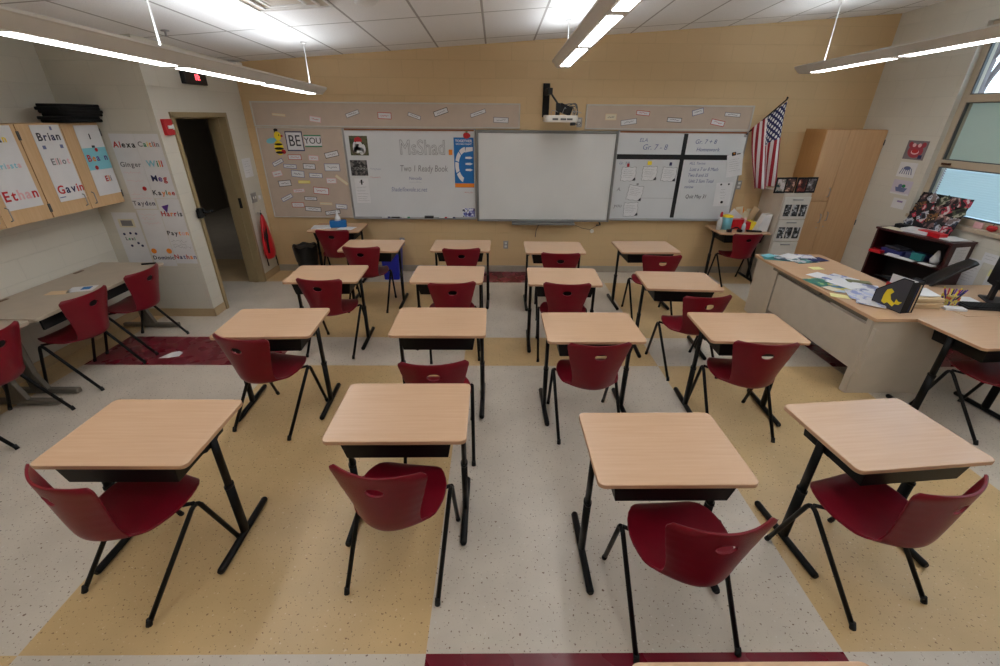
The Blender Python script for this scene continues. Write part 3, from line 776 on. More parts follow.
MB().prism([(-.10, -.15), (-.03, -.05), (-.05, -.45), (-.13, -.42)], .10, .105, mtx=Matrix.Rotation(R(90), 4, 'X')).build('side_panel', M['blackmatte'], t)

# ------------------------------------------------------------------ front wall boards
yb = YF
def framed(name, label, cat, x0, x1, z0, z1, m, trim, tw=.018, dep=.02, partname='panel'):
    t = thing(name, label, cat, ((x0+x1)/2, yb, (z0+z1)/2))
    w, h = x1-x0, z1-z0
    bx(partname, (0, -dep/2, 0), (w-.004, dep*.8, h-.004), m, t)
    MB().box((0, -dep/2-.004, h/2-tw/2), (w, dep+.008, tw)).box((0, -dep/2-.004, -h/2+tw/2), (w, dep+.008, tw)).box((-w/2+tw/2, -dep/2-.004, 0), (tw, dep+.008, h)).box((w/2-tw/2, -dep/2-.004, 0), (tw, dep+.008, h)).build('frame', trim, t, .002)
    return t
framed('tack_strip', 'long tack strip above the left boards, dotted with small word cards', 'board', -3.275, .328, 2.045, 2.352, M['tack'], M['whitetrim'])
framed('tack_strip', 'shorter tack strip above the right whiteboard, ending by the flag', 'board', 1.218, 3.488, 2.045, 2.352, M['tack'], M['whitetrim'])
framed('bulletin_board', 'beige bulletin board at far left of the front wall with bee and word cards', 'board', -3.27, -2.10, .83, 2.04, M['tack'], M['whitetrim'], .012)
def whiteboard(label, x0, x1):
    t = framed('whiteboard', label, 'whiteboard', x0, x1, .83, 2.04, M['board'], M['alu'], .016, partname='writing_surface')
    w = x1-x0
    bx('map_rail', (0, -.024, .585), (w-.05, .014, .022), M['corkrail'], t)
    bx('marker_tray', (0, -.05, -.605), (w-.02, .07, .012), M['alu'], t, .003)
    return t
wbl = whiteboard('left whiteboard with handwriting, dog photo and blue number poster', -2.095, -.275)
wbr = whiteboard('right whiteboard divided by black tape, pinned with curled notes', 1.685, 3.49)
def onwb(t, s, size, x, z, m, **k):
    return textmesh(s, size, m, t, (x-t.location.x, -.0205, z-t.location.z), name='handwriting', **k)
onwb(wbl, 'MsShad', .27, -1.02, 1.79, M['greyink'], outline=.0028, sx=.78)
onwb(wbl, 'Two 1 Ready Book', .12, -1.02, 1.52, M['greyink'], shear=.15, sx=.72)
onwb(wbl, 'Shade/foxvale.sc.net', .085, -1.25, 1.235, M['blueink'], shear=.2, sx=.75)
onwb(wbl, 'Nevada', .06, -1.15, 1.39, M['blueink'], shear=.2)
mb = MB(); squiggle(mb, -1.7-wbl.location.x, 1.51-1.435, .15, .03, y=-.0205, t=.003); squiggle(mb, -1.15-wbl.location.x, 1.34-1.435, .18, .01, y=-.0205, t=.002); mb.build('handwriting', M['blueink'], wbl)
mb = MB(); squiggle(mb, -.39-wbl.location.x, 1.20-1.435, .12, .02, y=-.0205, t=.003); squiggle(mb, -1.72-wbl.location.x, 1.40-1.435, .15, .02, y=-.0205, t=.003); mb.build('handwriting', M['redp'], wbl)
onwb(wbr, 'ELA', .07, 2.05, 1.915, M['blueink'], shear=.2); onwb(wbr, 'Gr. 7 - 8', .10, 2.22, 1.825, M['blueink'], shear=.2)
onwb(wbr, 'Gr. 7 + 8', .08, 2.92, 1.90, M['blueink'], shear=.2); onwb(wbr, 'Homework', .07, 2.97, 1.80, M['blueink'], shear=.2)
onwb(wbr, 'Gr. 7/8', .05, 1.82, 1.615, M['blueink'], shear=.2)
onwb(wbr, 'ALL Terms', .05, 2.86, 1.62, M['blueink'], shear=.2)
onwb(wbr, 'Lost a 7 or 8 Math', .068, 2.97, 1.54, M['blueink'], shear=.2, sx=.8)
onwb(wbr, 'Two 8 and 35', .065, 2.90, 1.46, M['blueink'], shear=.2, sx=.8)
onwb(wbr, 'Unit 2 Sum Total', .065, 2.96, 1.38, M['blueink'], shear=.2, sx=.8)
onwb(wbr, 'review', .06, 2.80, 1.30, M['blueink'], shear=.2, sx=.8)
onwb(wbr, 'Quiz May 31', .075, 2.93, 1.165, M['ink'], shear=.2, sx=.8)
onwb(wbr, 'A.', .07, 1.79, 1.26, M['greyink'], shear=.2); onwb(wbr, 'you', .08, 1.80, 1.03, M['greyink'], shear=.2)
bx('tape_strip', (2.515-wbr.location.x, -.0205, 1.70-1.435), (1.62, .001, .066), M['blackink'], wbr)
bx('tape_strip', (2.63-wbr.location.x, -.0207, 1.43-1.435), (.058, .001, 1.14), M['blackink'], wbr)
squ = MB(); squ.box((2.33-wbr.location.x, -.0205, 1.14-1.435), (.58, .0006, .003)); squ.build('ruled_line', M['greyink'], wbr)
# markers and erasers in the tray
mk = 0
for x, c, w, lb in ((-1.62, 'navy', .12, 'dark blue marker at the left end of the whiteboard tray'), (-1.48, 'blackink', .12, 'black marker second from left in the whiteboard tray'), (-1.33, 'greenp', .12, 'green marker mid-way along the whiteboard tray'), (-.78, 'redp', .12, 'red marker right of the eraser in the whiteboard tray'), (-.66, 'navy', .12, 'rightmost marker in the left whiteboard tray')):
    t = thing('marker', lb, 'marker', (x, YF-.055, .8465), group='markers in the whiteboard tray')
    MB().tube([(-.055, 0, 0), (.03, 0, 0)], .0085, n=8).build('barrel', M['white'] if c != 'blackink' else M['blackink'], t); MB().tube([(.03, 0, 0), (.065, 0, 0)], .0095, n=8).build('cap', M[c], t)
tag(MB().box((-.98, YF-.052, .853), (.13, .05, .03)).build('eraser', M['blackplastic'], None, .004), 'black felt eraser in the left whiteboard tray', 'eraser')

# pictures on the left whiteboard
yf = YF-.0225
t = wall_sheet('dog_photo', 'photo of a white bulldog in a red cap, top left of the whiteboard', 'photo', (-1.895, yf, 1.815), 0, .25, .25, photomat('grass_photo', [(60, 70, 40), (90, 90, 60), (70, 60, 45)], 10))
bl = MB()
for (x, z, rx, rz_) in ((.0, .0, .05, .06), (-.03, -.05, .05, .05), (.03, -.07, .035, .05), (-.055, -.02, .03, .07), (.06, -.04, .028, .06)):
    bl.prism([(x+rx*math.cos(a), z+rz_*math.sin(a)) for a in [2*math.pi*k/14 for k in range(14)]], .0012, .002, mtx=Matrix.Rotation(R(90), 4, 'X'))
bl.build('dog', M['paper'], t)
MB().prism([(-.06, .05), (.05, .05), (.045, .09), (0, .115), (-.05, .095)], .0018, .003, mtx=Matrix.Rotation(R(90), 4, 'X')).build('red_cap', M['redp'], t)
MB().box((-.012, -.0035, .01), (.03, .001, .02)).build('muzzle', M['blackink'], t)
t = wall_sheet('team_photo', 'dark team photo below the dog picture on the whiteboard', 'photo', (-1.93, yf, 1.525), 0, .235, .205, photomat('crowd_photo', [(20, 20, 24), (60, 58, 60), (120, 116, 112)], 26, 3))
bx('figures', (0, -.0015, -.01), (.2, .001, .04), photomat('crowd_row', [(150, 150, 150), (40, 40, 40), (90, 90, 90)], 60, 1), t)
t = wall_sheet('flyer', 'white flyer with small dark figure, lowest sheet at left of whiteboard', 'flyer', (-1.92, yf, 1.215), 0, .20, .34, M['paper'])
lines(t, M['ink'], [.05, -.0, -.04, -.08, -.11, -.14], .16, 'print', h=.006)
MB().tube([(0, -.002, .14), (0, -.003, .14)], .014, n=10).box((0, -.002, .11), (.02, .001, .05)).box((0, -.002, .12), (.06, .001, .01)).build('figure', M['blackink'], t)
t = wall_sheet('number_poster', 'tall blue poster with white curved pencils at the right of left whiteboard', 'poster', (-.445, yf, 1.60), 0, .275, .66, M['bluepaper'])
bx('orange_base', (0, -.0015, -.30), (.275, .0012, .055), M['orange'], t)
textmesh('TOGETHER', .045, M['paper'], t, (0, -.002, .285), bold=.001); textmesh('WE CAN COUNT', .028, M['paper'], t, (0, -.002, .245), bold=.0006)
arcm = MB()
for a0, a1 in ((95, 128), (132, 165), (169, 205), (209, 250)):
    o_ = [(.03+.155*math.cos(R(a)), -.03+.24*math.sin(R(a))) for a in [a0+(a1-a0)*k/6 for k in range(7)]]
    i_ = [(.03+.105*math.cos(R(a)), -.03+.175*math.sin(R(a))) for a in [a1-(a1-a0)*k/6 for k in range(7)]]
    arcm.prism(o_+i_, .0012, .0025, mtx=Matrix.Rotation(R(90), 4, 'X'))
arcm.prism([(.02, .14), (.125, .16), (.125, .21), (.03, .205)], .0012, .0025, mtx=Matrix.Rotation(R(90), 4, 'X'))
arcm.build('curved_arrow', M['paper'], t)
ar = MB()
for z in (.07, -.01, -.09): ar.prism([(.02, z-.012), (.02, z+.012), (.09, z+.016), (.125, z), (.09, z-.016)], .0012, .0025, mtx=Matrix.Rotation(R(90), 4, 'X'))
ar.build('pencil', M['paper'], t)
t = thing('apple_magnet', 'red apple magnet on top of the blue number poster', 'magnet', (-.40, yf-.008, 1.955))
MB().prism([(.05*math.cos(a)*(1+.08*math.cos(3*a)), .038*math.sin(a)) for a in [2*math.pi*k/18 for k in range(18)]], 0, .012, mtx=Matrix.Rotation(R(90), 4, 'X')).build('apple', M['redp'], t)
MB().box((0, -.006, .045), (.03, .008, .014)).build('leaf', M['greenp'], t)
wall_sheet('photo', 'small purple-blue photo at the bottom right corner of left whiteboard', 'photo', (-.395, yf, .915), 0, .18, .12, photomat('blue_photo', [(60, 50, 110), (110, 120, 190), (220, 225, 235), (60, 60, 90)], 18, 5))
wall_sheet('sticky_note', 'orange sticky note left of the blue number poster', 'note', (-.63, yf, 1.74), 0, .05, .07, M['orange'])

# notes on the right whiteboard
def curlnote(label, x, z, ang, w=.2, h=.18, pin=None, pinlabel=None):
    t = thing('scroll_note', label, 'note', (x, yf, z), 0, 'scroll-edged notes on the right whiteboard')
    t.rotation_euler = (0, R(-ang), 0)
    pts = []
    n = 8
    for k in range(n): pts.append((-w/2+w*k/n, -h/2+.006*math.sin(k*2.1)))
    for k in range(n): pts.append((w/2+.006*math.sin(k*1.7), -h/2+h*k/n))
    for k in range(n): pts.append((w/2-w*k/n, h/2+.006*math.sin(k*1.9)))
    for k in range(n): pts.append((-w/2+.006*math.sin(k*2.3), h/2-h*k/n))
    m4 = Matrix.Rotation(R(90), 4, 'X')
    MB().prism([(a*1.05, b*1.05) for a, b in pts], -.0005, .0002, mtx=m4).build('outline', M['greyink'], t)
    MB().prism(pts, .0002, .0014, mtx=m4).build('sheet', M['paper'], t)
    lines(t, M['ink'], [h/2-.035-k*.024 for k in range(5)], w*.75, 'writing', h=.008, y=-.002)
    MB().prism([(w/2-.04, -h/2), (w/2+.005, -h/2+.005), (w/2, -h/2+.05), (w/2-.02, -h/2+.03)], .0014, .003, mtx=m4).build('curled_corner', M['ink'], t)
    return t
curlnote('scroll-edged note below the red pin on right whiteboard', 1.90, 1.47, 0)
curlnote('scroll-edged note below the yellow square on right whiteboard', 2.20, 1.48, 0)
curlnote('scroll-edged note below the blue pin beside the vertical tape', 2.48, 1.47, -3)
curlnote('tilted scroll-edged note, upper one of the lower pair', 2.03, 1.21, -8, .21, .2)
curlnote('scroll-edged note lowest on the right whiteboard', 2.00, .975, 3, .2, .19)
for nm, lb, x, z, m, w, h in (('magnet', 'red magnet above the leftmost scroll note', 1.88, 1.59, 'redp', .035, .045), ('magnet', 'yellow square magnet above the middle scroll note', 2.18, 1.62, 'yellow', .06, .05), ('magnet', 'blue magnet above the scroll note beside the tape', 2.48, 1.61, 'navy', .035, .045), ('magnet', 'small grey magnet pinning the tilted scroll note', 2.05, 1.335, 'greyink', .03, .02)):
    tag(MB().box((x, yf-.004, z), (w, .008, h)).build(nm, M[m], None, .003), lb, 'magnet')
t = wall_sheet('paper', 'tilted white sheet clipped to the upper right edge of the whiteboard', 'paper', (3.39, yf-.006, 1.60), 0, .22, .30, M['paper'], tilt=10)
lines(t, M['greyink'], [.08, .05, .02, -.01, -.04, -.07], .16, 'print', h=.006)
MB().box((-.02, -.006, .155), (.05, .01, .045)).box((.045, -.006, .145), (.05, .006, .01)).build('clip', M['blackink'], t); bx('orange_bead', (-.02, -.012, .16), (.02, .01, .02), M['orange'], t)
t = wall_sheet('paper', 'lower white sheet with two black dots at whiteboard right edge', 'paper', (3.32, yf-.002, 1.20), 0, .24, .33, M['paper'], tilt=3)
MB().tube([(-.05, -.001, .14), (-.05, -.004, .14)], .013, n=10).tube([(.06, -.001, .14), (.06, -.004, .14)], .013, n=10).tube([(0, -.001, -.11), (0, -.004, -.11)], .02, n=10).build('magnet_dot', M['blackink'], t)
lines(t, M['greyink'], [.07, .03, -.01, -.05], .08, 'drawing', h=.02)

# word cards
BORD = {'blue': 'blueink', 'red': 'redp', 'pink': 'pinkp', 'dark': 'ink', 'yellow': 'yellow', 'cream': 'manila', 'white': 'greyink'}
cards = [
(-3.06, 1.59, .163, .055, 25, 'blue', 'tilted blue-edged word card just below the bee'),
(-2.81, 1.66, .183, .069, 0, 'red', 'red-edged word card directly below the BE sign'),
(-2.55, 1.65, .136, .068, -3, 'pink', 'pink word card directly below the YOU sign'),
(-2.29, 1.70, .196, .073, 12, 'dark', 'dark-edged card tilted up, right of the YOU sign on bulletin board'),
(-2.90, 1.54, .18, .055, -3, 'blue', 'slim blue-edged card under the red-edged one below BE'),
(-2.63, 1.54, .171, .075, -2, 'dark', 'dark-edged word card under the pink one in mid board'),
(-2.31, 1.53, .217, .10, 0, 'blue', 'largest blue-edged word card at the right side of bulletin board'),
(-3.10, 1.44, .138, .076, 12, 'pink', 'pink word card nearest the left edge of bulletin board'),
(-2.81, 1.44, .181, .091, -5, 'blue', 'deep blue-edged word card in the middle of bulletin board'),
(-2.56, 1.42, .187, .061, -3, 'blue', 'slim card in mid board, left of the small pink card'),
(-3.02, 1.31, .182, .082, 6, 'dark', 'heavy dark-edged card at the left of the board, below a pink card'),
(-2.74, 1.33, .166, .036, 0, 'yellow', 'narrow yellow word strip in the middle of bulletin board'),
(-2.35, 1.35, .14, .072, 0, 'pink', 'small pink card beside the steeply slanted cream strip'),
(-2.20, 1.36, .201, .041, -38, 'cream', 'steeply slanted cream strip at the right edge of bulletin board'),
(-2.84, 1.21, .163, .047, 5, 'pink', 'slim pink strip left of the large red-edged card'),
(-2.52, 1.21, .217, .094, -5, 'red', 'large red-edged pink card in the lower right part of board'),
(-3.03, 1.11, .176, .058, 25, 'blue', 'tilted blue-edged card low at the left of the bulletin board'),
(-2.69, 1.10, .18, .053, -2, 'dark', 'slim dark-edged card below the large red-edged one'),
(-2.89, 1.01, .178, .069, 0, 'red', 'red-edged card in the bottom left of the bulletin board'),
(-2.48, 1.03, .18, .038, -2, 'cream', 'narrow cream strip near the bottom of the bulletin board'),
(-2.68, .95, .231, .065, -4, 'dark', 'long dark-edged card near the bottom, left of the tissue box'),
(-2.26, .99, .165, .065, -5, 'blue', 'blue-edged card in the bottom right corner area of board'),
(-2.40, .905, .221, .06, 8, 'dark', 'lowest card on the bulletin board, just above the tissue box'),
(-2.92, 2.19, .176, .031, -5, 'cream', 'narrow cream strip, leftmost card on the long tack strip'),
(-2.44, 2.14, .152, .069, -8, 'pink', 'pink card above the YOU sign on the long tack strip'),
(-1.93, 2.21, .189, .055, 18, 'white', 'white card tilted upward above the dog photo'),
(-1.50, 2.19, .182, .080, -2, 'red', 'red-edged card in the middle of the long tack strip'),
(-1.10, 2.19, .177, .05, -18, 'white', 'white card tilted downward above the lettering on left whiteboard'),
(-.74, 2.24, .197, .067, 18, 'dark', 'dark-edged card tilted upward, highest on the long tack strip'),
(-.24, 2.23, .215, .052, 18, 'white', 'white card tilted upward above the blue number poster'),
(.07, 2.15, .204, .069, -2, 'white', 'rightmost card on the long tack strip, left of the projector'),
(1.56, 2.20, .153, .079, 0, 'cream', 'cream card, leftmost on the shorter tack strip'),
(1.81, 2.14, .218, .070, 8, 'white', 'white card second from left on the shorter tack strip'),
(1.99, 2.25, .183, .057, -5, 'red', 'red-edged card third from left on the shorter tack strip'),
(2.43, 2.17, .20, .058, -3, 'dark', 'dark-edged card above the vertical black tape'),
(2.73, 2.27, .153, .07, 15, 'blue', 'highest blue-edged card on the shorter tack strip, tilted up'),
(3.03, 2.14, .19, .07, -10, 'red', 'red-edged card near the flag end of shorter tack strip'),
(3.21, 2.24, .217, .05, -4, 'white', 'white bone-shaped card, nearest the flag on the tack strip'),
]
for k, (x, z, w, h, ang, col, lb) in enumerate(cards):
    t = thing('word_card', lb, 'card', (x, YF-.021, z), group='small word cards on the front boards')
    t.rotation_euler = (0, R(-ang), 0)
    bx('border', (0, 0, 0), (w, .001, h), M[BORD[col]], t)
    fill = {'yellow': 'sticky', 'cream': 'cream', 'pink': 'paper'}.get(col, 'paper')
    bx('face', (0, -.001, 0), (w-.014, .001, h-.014), M[fill] if col != 'red' or k % 2 else M['paper'], t)
    if h > .045:
        mb = MB(); squiggle(mb, 0, 0, w*.6, h*.28, y=-.002, n=10, t=.004, seed=k); mb.build('word', M[{'red': 'redp', 'pink': 'redp'}.get(col, 'ink')], t)
for s, x, z, w, h, bc, sz, lb in (('BE', -2.77, 1.865, .235, .25, 'navy', .2, 'framed BE sign right of the bee on the bulletin board'), ('YOU', -2.52, 1.87, .235, .15, 'greenp', .11, 'green-banded YOU sign beside the BE sign')):
    t = wall_sheet('word_sign', lb, 'sign', (x, YF-.022, z), 0, w, h, M[bc])
    bx('face', (0, -.0015, 0), (w-(.024 if s == 'BE' else .0), .0015, h-.028), M['paper'], t)
    textmesh(s, sz, M['ink'], t, (0, -.003, -.0), bold=.0005, sx=.8 if s == 'BE' else 1)
# bee
t = thing('bee_cutout', 'yellow and black paper bee at the top left of the bulletin board', 'decoration', (-3.0, YF-.022, 1.84))
m4 = Matrix.Rotation(R(90), 4, 'X')
def ell(x, z, a, b, n=18, rot=0): return [(x+a*math.cos(q)*math.cos(rot)-b*math.sin(q)*math.sin(rot), z+a*math.cos(q)*math.sin(rot)+b*math.sin(q)*math.cos(rot)) for q in [2*math.pi*k/n for k in range(n)]]
MB().prism(ell(0, -.06, .062, .095), .001, .004, mtx=m4).prism(ell(.01, .09, .048, .055), .001, .0042, mtx=m4).build('body', M['yellow'], t)
MB().prism(ell(0, -.12, .056, .017), .0042, .006, mtx=m4).prism(ell(0, -.07, .064, .017), .0042, .006, mtx=m4).prism(ell(.002, -.015, .055, .014), .0042, .006, mtx=m4).prism(ell(.0, .165, .028, .018), .0042, .006, mtx=m4).prism(ell(.03, .10, .007, .01), .0045, .0065, mtx=m4).box((-.02, -.004, .155), (.01, .001, .04)).build('stripe', M['blackink'], t)
MB().prism(ell(-.085, .03, .075, .035, rot=.2), 0, .0015, mtx=m4).build('wing', M['cyan'], t)
MB().prism(ell(.055, -.11, .032, .028), .0042, .006, mtx=m4).prism(ell(.065, .09, .016, .012), .0042, .006, mtx=m4).build('red_shoe', M['redp'], t)

# interactive board
t = thing('interactive_whiteboard', 'blank interactive whiteboard in a grey frame in the middle of the front wall', 'whiteboard', (.705, YF, 1.415))
w, h = 1.95, 1.225
bx('screen', (0, -.045, 0), (w-.06, .05, h-.06), M['screen'], t)
for s_ in (-1, 1): MB().box((s_*(w/2-.016), -.045, 0), (.032, .09, h)).build('side_rail', M['boardgrey'], t, .008)
MB().box((0, -.042, h/2-.018), (w-.02, .084, .036)).build('top_rail', M['boardgrey'], t, .006); MB().box((0, -.042, -h/2+.012), (w-.02, .084, .024)).build('bottom_rail', M['alu'], t, .004)
MB().box((0, -.10, -h/2-.022), (.92, .12, .03)).box((0, -.155, -h/2-.012), (.90, .012, .02)).build('pen_tray', M['boardgrey'], t, .006)
MB().tube([(.84, -.05, -.62), (.86, -.06, -.66), (.80, -.05, -.67)], .012, n=8).build('cable_plug', M['blackmatte'], t)
MB().tube([(-.02, -.05, -.64), (-.06, -.03, -.68), (-.09, -.02, -.75), (-.10, -.015, -.86)], .005, n=6).build('cable', M['ink'], t)
MB().tube([(.84, -.05, -.66), (.72, -.02, -.74), (.60, -.02, -.72), (.45, -.02, -.66)], .003, n=6).build('cable', M['ink'], t)
# projector on wall arm
t = thing('wall_projector', 'white short-throw projector with tangled cables on a black wall arm', 'projector', (.80, YF, 2.22))
MB().box((-.13, -.012, .17), (.09, .024, .40)).box((-.13, -.25, .26), (.06, .46, .07)).build('wall_arm', M['blackmatte'], t, .006)
MB().prism(rrect(.42, .26, .05, 4, .02, -.44), -.085, -.005).build('housing', M['steelwhite'], t, .014)
for xx_ in (-.06, .04, .12): MB().box((xx_, -.572, -.05), (.07, .006, .022)).build('vent', M['darkgrey'], t)
MB().box((-.02, -.44, .06), (.05, .05, .14)).box((.08, -.40, .06), (.16, .10, .10), rot=Matrix.Rotation(R(20), 3, 'Y').to_euler()).build('mount', M['blackmatte'], t, .004)
MB().tube([(-.02, -.44, .12), (-.08, -.40, .2), (-.12, -.35, .26)], .012, n=8).lathe([(.035, 0), (.035, .03), (.02, .035)], (.16, -.58, -.12), 14).build('lens_cap', M['blackplastic'], t)
mb = MB(); rnd = random.Random(5)
for k in range(7):
    a = Vector((.05+.1*rnd.random(), -.40, .02+.1*rnd.random())); b_ = Vector((.18+.06*rnd.random(), -.36, -.02-.05*rnd.random())); c_ = Vector((.22+.1*rnd.random(), -.3, .16+.06*rnd.random()))
    mb.tube(arc(a, c_, b_, 8), .005, n=6)
mb.tube(arc((.18, -.35, -.05), (.30, -.15, -.16), (.355, -.02, -.10), 8), .005, n=6)
mb.build('cable', M['darkgrey'], t)
mb = MB()
for k in range(5):
    a = Vector((-.10+.07*k+rnd.uniform(-.02, .02), -.46+rnd.uniform(-.06, .06), .0)); mb.tube(arc(a, a+Vector((rnd.uniform(-.04, .08), rnd.uniform(-.05, .05), rnd.uniform(.05, .16))), a+Vector((rnd.uniform(.05, .14), .05, .02)), 7), .0035, n=6)
mb.build('cable', M['alu'], t)
def outlet(label, x, z, col='alu'):
    t = thing('wall_outlet', label, 'outlet', (x, YF, z), group='outlets on the front wall')
    bx('plate', (0, -.004, 0), (.075, .008, .12), M[col], t, .002)
    MB().box((0, -.010, .025), (.035, .006, .03)).box((0, -.010, -.025), (.035, .006, .03)).build('socket', M['white'], t, .002)
    return t
outlet('wall outlet low between the rear desks either side of the aisle', .16, .43)
outlet('wall outlet low behind the rear desk of the leftmost row', -1.42, .47)
outlet('wall plate right of the taped whiteboard under the flag', 3.53, 1.33)
outlet('small outlet beside the projector between the tack strips', 1.14, 2.13)
tag(MB().tube([(1.46, YF, .65), (1.46, YF-.03, .65)], .028, n=16).build('round_sensor', M['steelwhite'], None, .003), 'small round cream knob on the wall below the interactive board', 'knob')

# ------------------------------------------------------------------ items on the wall desk (left)
t = thing('tissue_box', 'blue tissue box with white tissue sticking up on the wall desk', 'tissues', (-2.25, 6.33, .756), 12)
bx('carton', (0, 0, .045), (.22, .12, .09), M['bluepaper'], t, .004)
MB().lathe([(.045, .088), (.04, .12), (.022, .16), (.010, .20), (.003, .235)], (0, 0, 0), 9).build('tissue', M['paper'], t)
tag(sheet('paper_stack', .26, .20, M['paper'], (-2.47, 6.28, .7555), 8, th=.012), 'stack of white paper at the left of the tissue box', 'paper')
tag(sheet('paper', .22, .18, M['paper'], (-2.11, 6.24, .7555), -10), 'white sheet right of the tissue box on the wall desk', 'paper')
# waste bin
t = thing('trash_can', 'black waste bin with black liner by the front left corner', 'bin', (-2.74, 6.22, 0)); t.scale = (.82, .82, 1.08)
MB().lathe([(.145, 0), (.15, .01), (.185, .44), (.19, .45)], n=24).build('bin_body', M['blackplastic'], t)
mb = MB(); rings = []
for k, (r, z) in enumerate([(.18, .28), (.197, .38), (.206, .46), (.20, .475), (.17, .44), (.15, .30)]):
    rings.append([mb.bm.verts.new((r*math.cos(a)*(1+.03*math.sin(9*a+k)), r*math.sin(a)*(1+.03*math.sin(7*a+k)), z+.012*math.sin(6*a+k*.6))) for a in [2*math.pi*j/36 for j in range(36)]])
for a, b in zip(rings, rings[1:]):
    for j in range(36): f = mb.bm.faces.new([a[j], a[(j+1) % 36], b[(j+1) % 36], b[j]]); f.smooth = True
mb.bm.faces.new(rings[-1]); mb.build('liner', M['bag'], t)
t = thing('recycling_bin', 'blue recycling bin behind the rear left desk', 'bin', (-1.54, 6.36, 0))
mb = MB(); mb.prism(rrect(.28, .36, .04), .0, .44)
for v in mb.bm.verts:
    if v.co.z < .1: v.co.x *= .8; v.co.y *= .85
mb.build('bin_body', M['blue'], t, .004)
MB().prism(rrect(.31, .39, .05), .44, .47).build('rim', M['blue'], t, .005)
MB().prism([(.03*math.cos(R(a)), .33+.03*math.sin(R(a))) for a in (90, 210, 330)], .175, .180, mtx=m4).build('emblem', M['white'], t)

# ------------------------------------------------------------------ cluttered desk under the flag
zt = .757
def bottle(label, x, y, mcap, mbody, r=.035, h=.17, hc=.05, z=zt):
    t = thing('bottle', label, 'bottle', (x, y, z))
    MB().lathe([(r, 0), (r, h*.65), (r*.85, h*.8), (r*.4, h*.95), (r*.4, h)], n=16).build('body', mbody, t)
    MB().lathe([(r*.5, h), (r*.5, h+hc*.6), (r*.25, h+hc)], n=12).build('cap', mcap, t)
    return t
bottle('clear bottle with red cap at the left corner of the cluttered desk', 3.22, 6.30, M['redp'], M['clear'], .036, .18, .07)
bottle('slim clear bottle with pink cap standing before the red tub', 3.50, 6.16, M['pinkp'], M['clear'], .026, .13, .07)
t = thing('wipes_tub', 'pale blue tub with yellow lid on the cluttered desk', 'tub', (3.34, 6.34, zt))
MB().lathe([(.07, 0), (.07, .16), (.066, .17)], n=20).build('body', M['cyan'], t); MB().lathe([(.073, .17), (.073, .19), (.05, .20)], n=20).build('lid', M['yellow'], t)
t = thing('basket', 'red plastic tub holding papers on the cluttered desk', 'tub', (3.50, 6.40, zt))
mb = MB(); mb.prism(rrect(.22, .20, .03), 0, .14)
for v in mb.bm.verts:
    if v.co.z < .05: v.co.x *= .8; v.co.y *= .8
mb.build('body', M['redplastic'], t, .004)
MB().box((-.03, 0, .16), (.16, .01, .14), rot=Matrix.Rotation(R(35), 3, 'Y').to_euler()).box((-.02, .03, .17), (.18, .01, .12), rot=Matrix.Rotation(R(40), 3, 'Y').to_euler()).build('papers', M['paper'], t)
t = thing('basket', 'red and yellow tub between the red tub and the tilted box', 'tub', (3.66, 6.36, zt))
MB().box((-.035, 0, .055), (.075, .16, .11)).build('red_half', M['redplastic'], t, .006); MB().box((.04, 0, .055), (.075, .16, .11)).build('yellow_half', M['yellow'], t, .006)
t = thing('paper_bag', 'crumpled manila and orange papers heaped behind the coloured tubs', 'papers', (3.66, 6.50, zt))
mb = MB(); rnd = random.Random(9)
for k in range(7):
    mb.box((-.12+.04*k, .014*(k % 3), .16+.04*math.sin(k*1.3)), (.10, .006, .17), rot=Matrix.Rotation(R(rnd.uniform(-32, 32)), 3, 'Y').to_euler(), mi=(0, 2, 1, 2, 0, 2, 0)[k])
mb.box((0, .05, .09), (.28, .03, .18)); mb.build('sheets', [M['manila'], M['orange'], M['cream']], t)
t = thing('magazine_box', 'tilted white magazine box at the right of the cluttered desk', 'box', (3.79, 6.24, zt))
MB().prism([(-.09, 0), (.07, 0), (.09, .24), (.0, .23)], -.06, .06, mtx=m4).build('body', M['paper'], t, .002)
t = thing('headphones', 'black headphones tangled at the front of the cluttered desk', 'headphones', (3.38, 6.17, zt))
MB().tube([(.075*math.cos(a), .05*math.sin(a), .03+.02*math.sin(a*2)) for a in [math.pi*k/12 for k in range(13)]], .010, n=8).build('headband', M['blackmatte'], t)
MB().lathe([(.036, 0), (.038, .03), (.02, .036)], (-.075, -.01, 0), 14).build('ear_cup', M['blackmatte'], t); MB().lathe([(.036, 0), (.038, .03), (.02, .036)], (.075, -.01, 0), 14).build('ear_cup', M['blackmatte'], t)
tag(bx('eyeglass_case', (3.66, 6.16, .768), (.20, .05, .022), M['blackmatte'], rz=-12, bevel=.008), 'dark slim case lying at the front right of the cluttered desk', 'case')

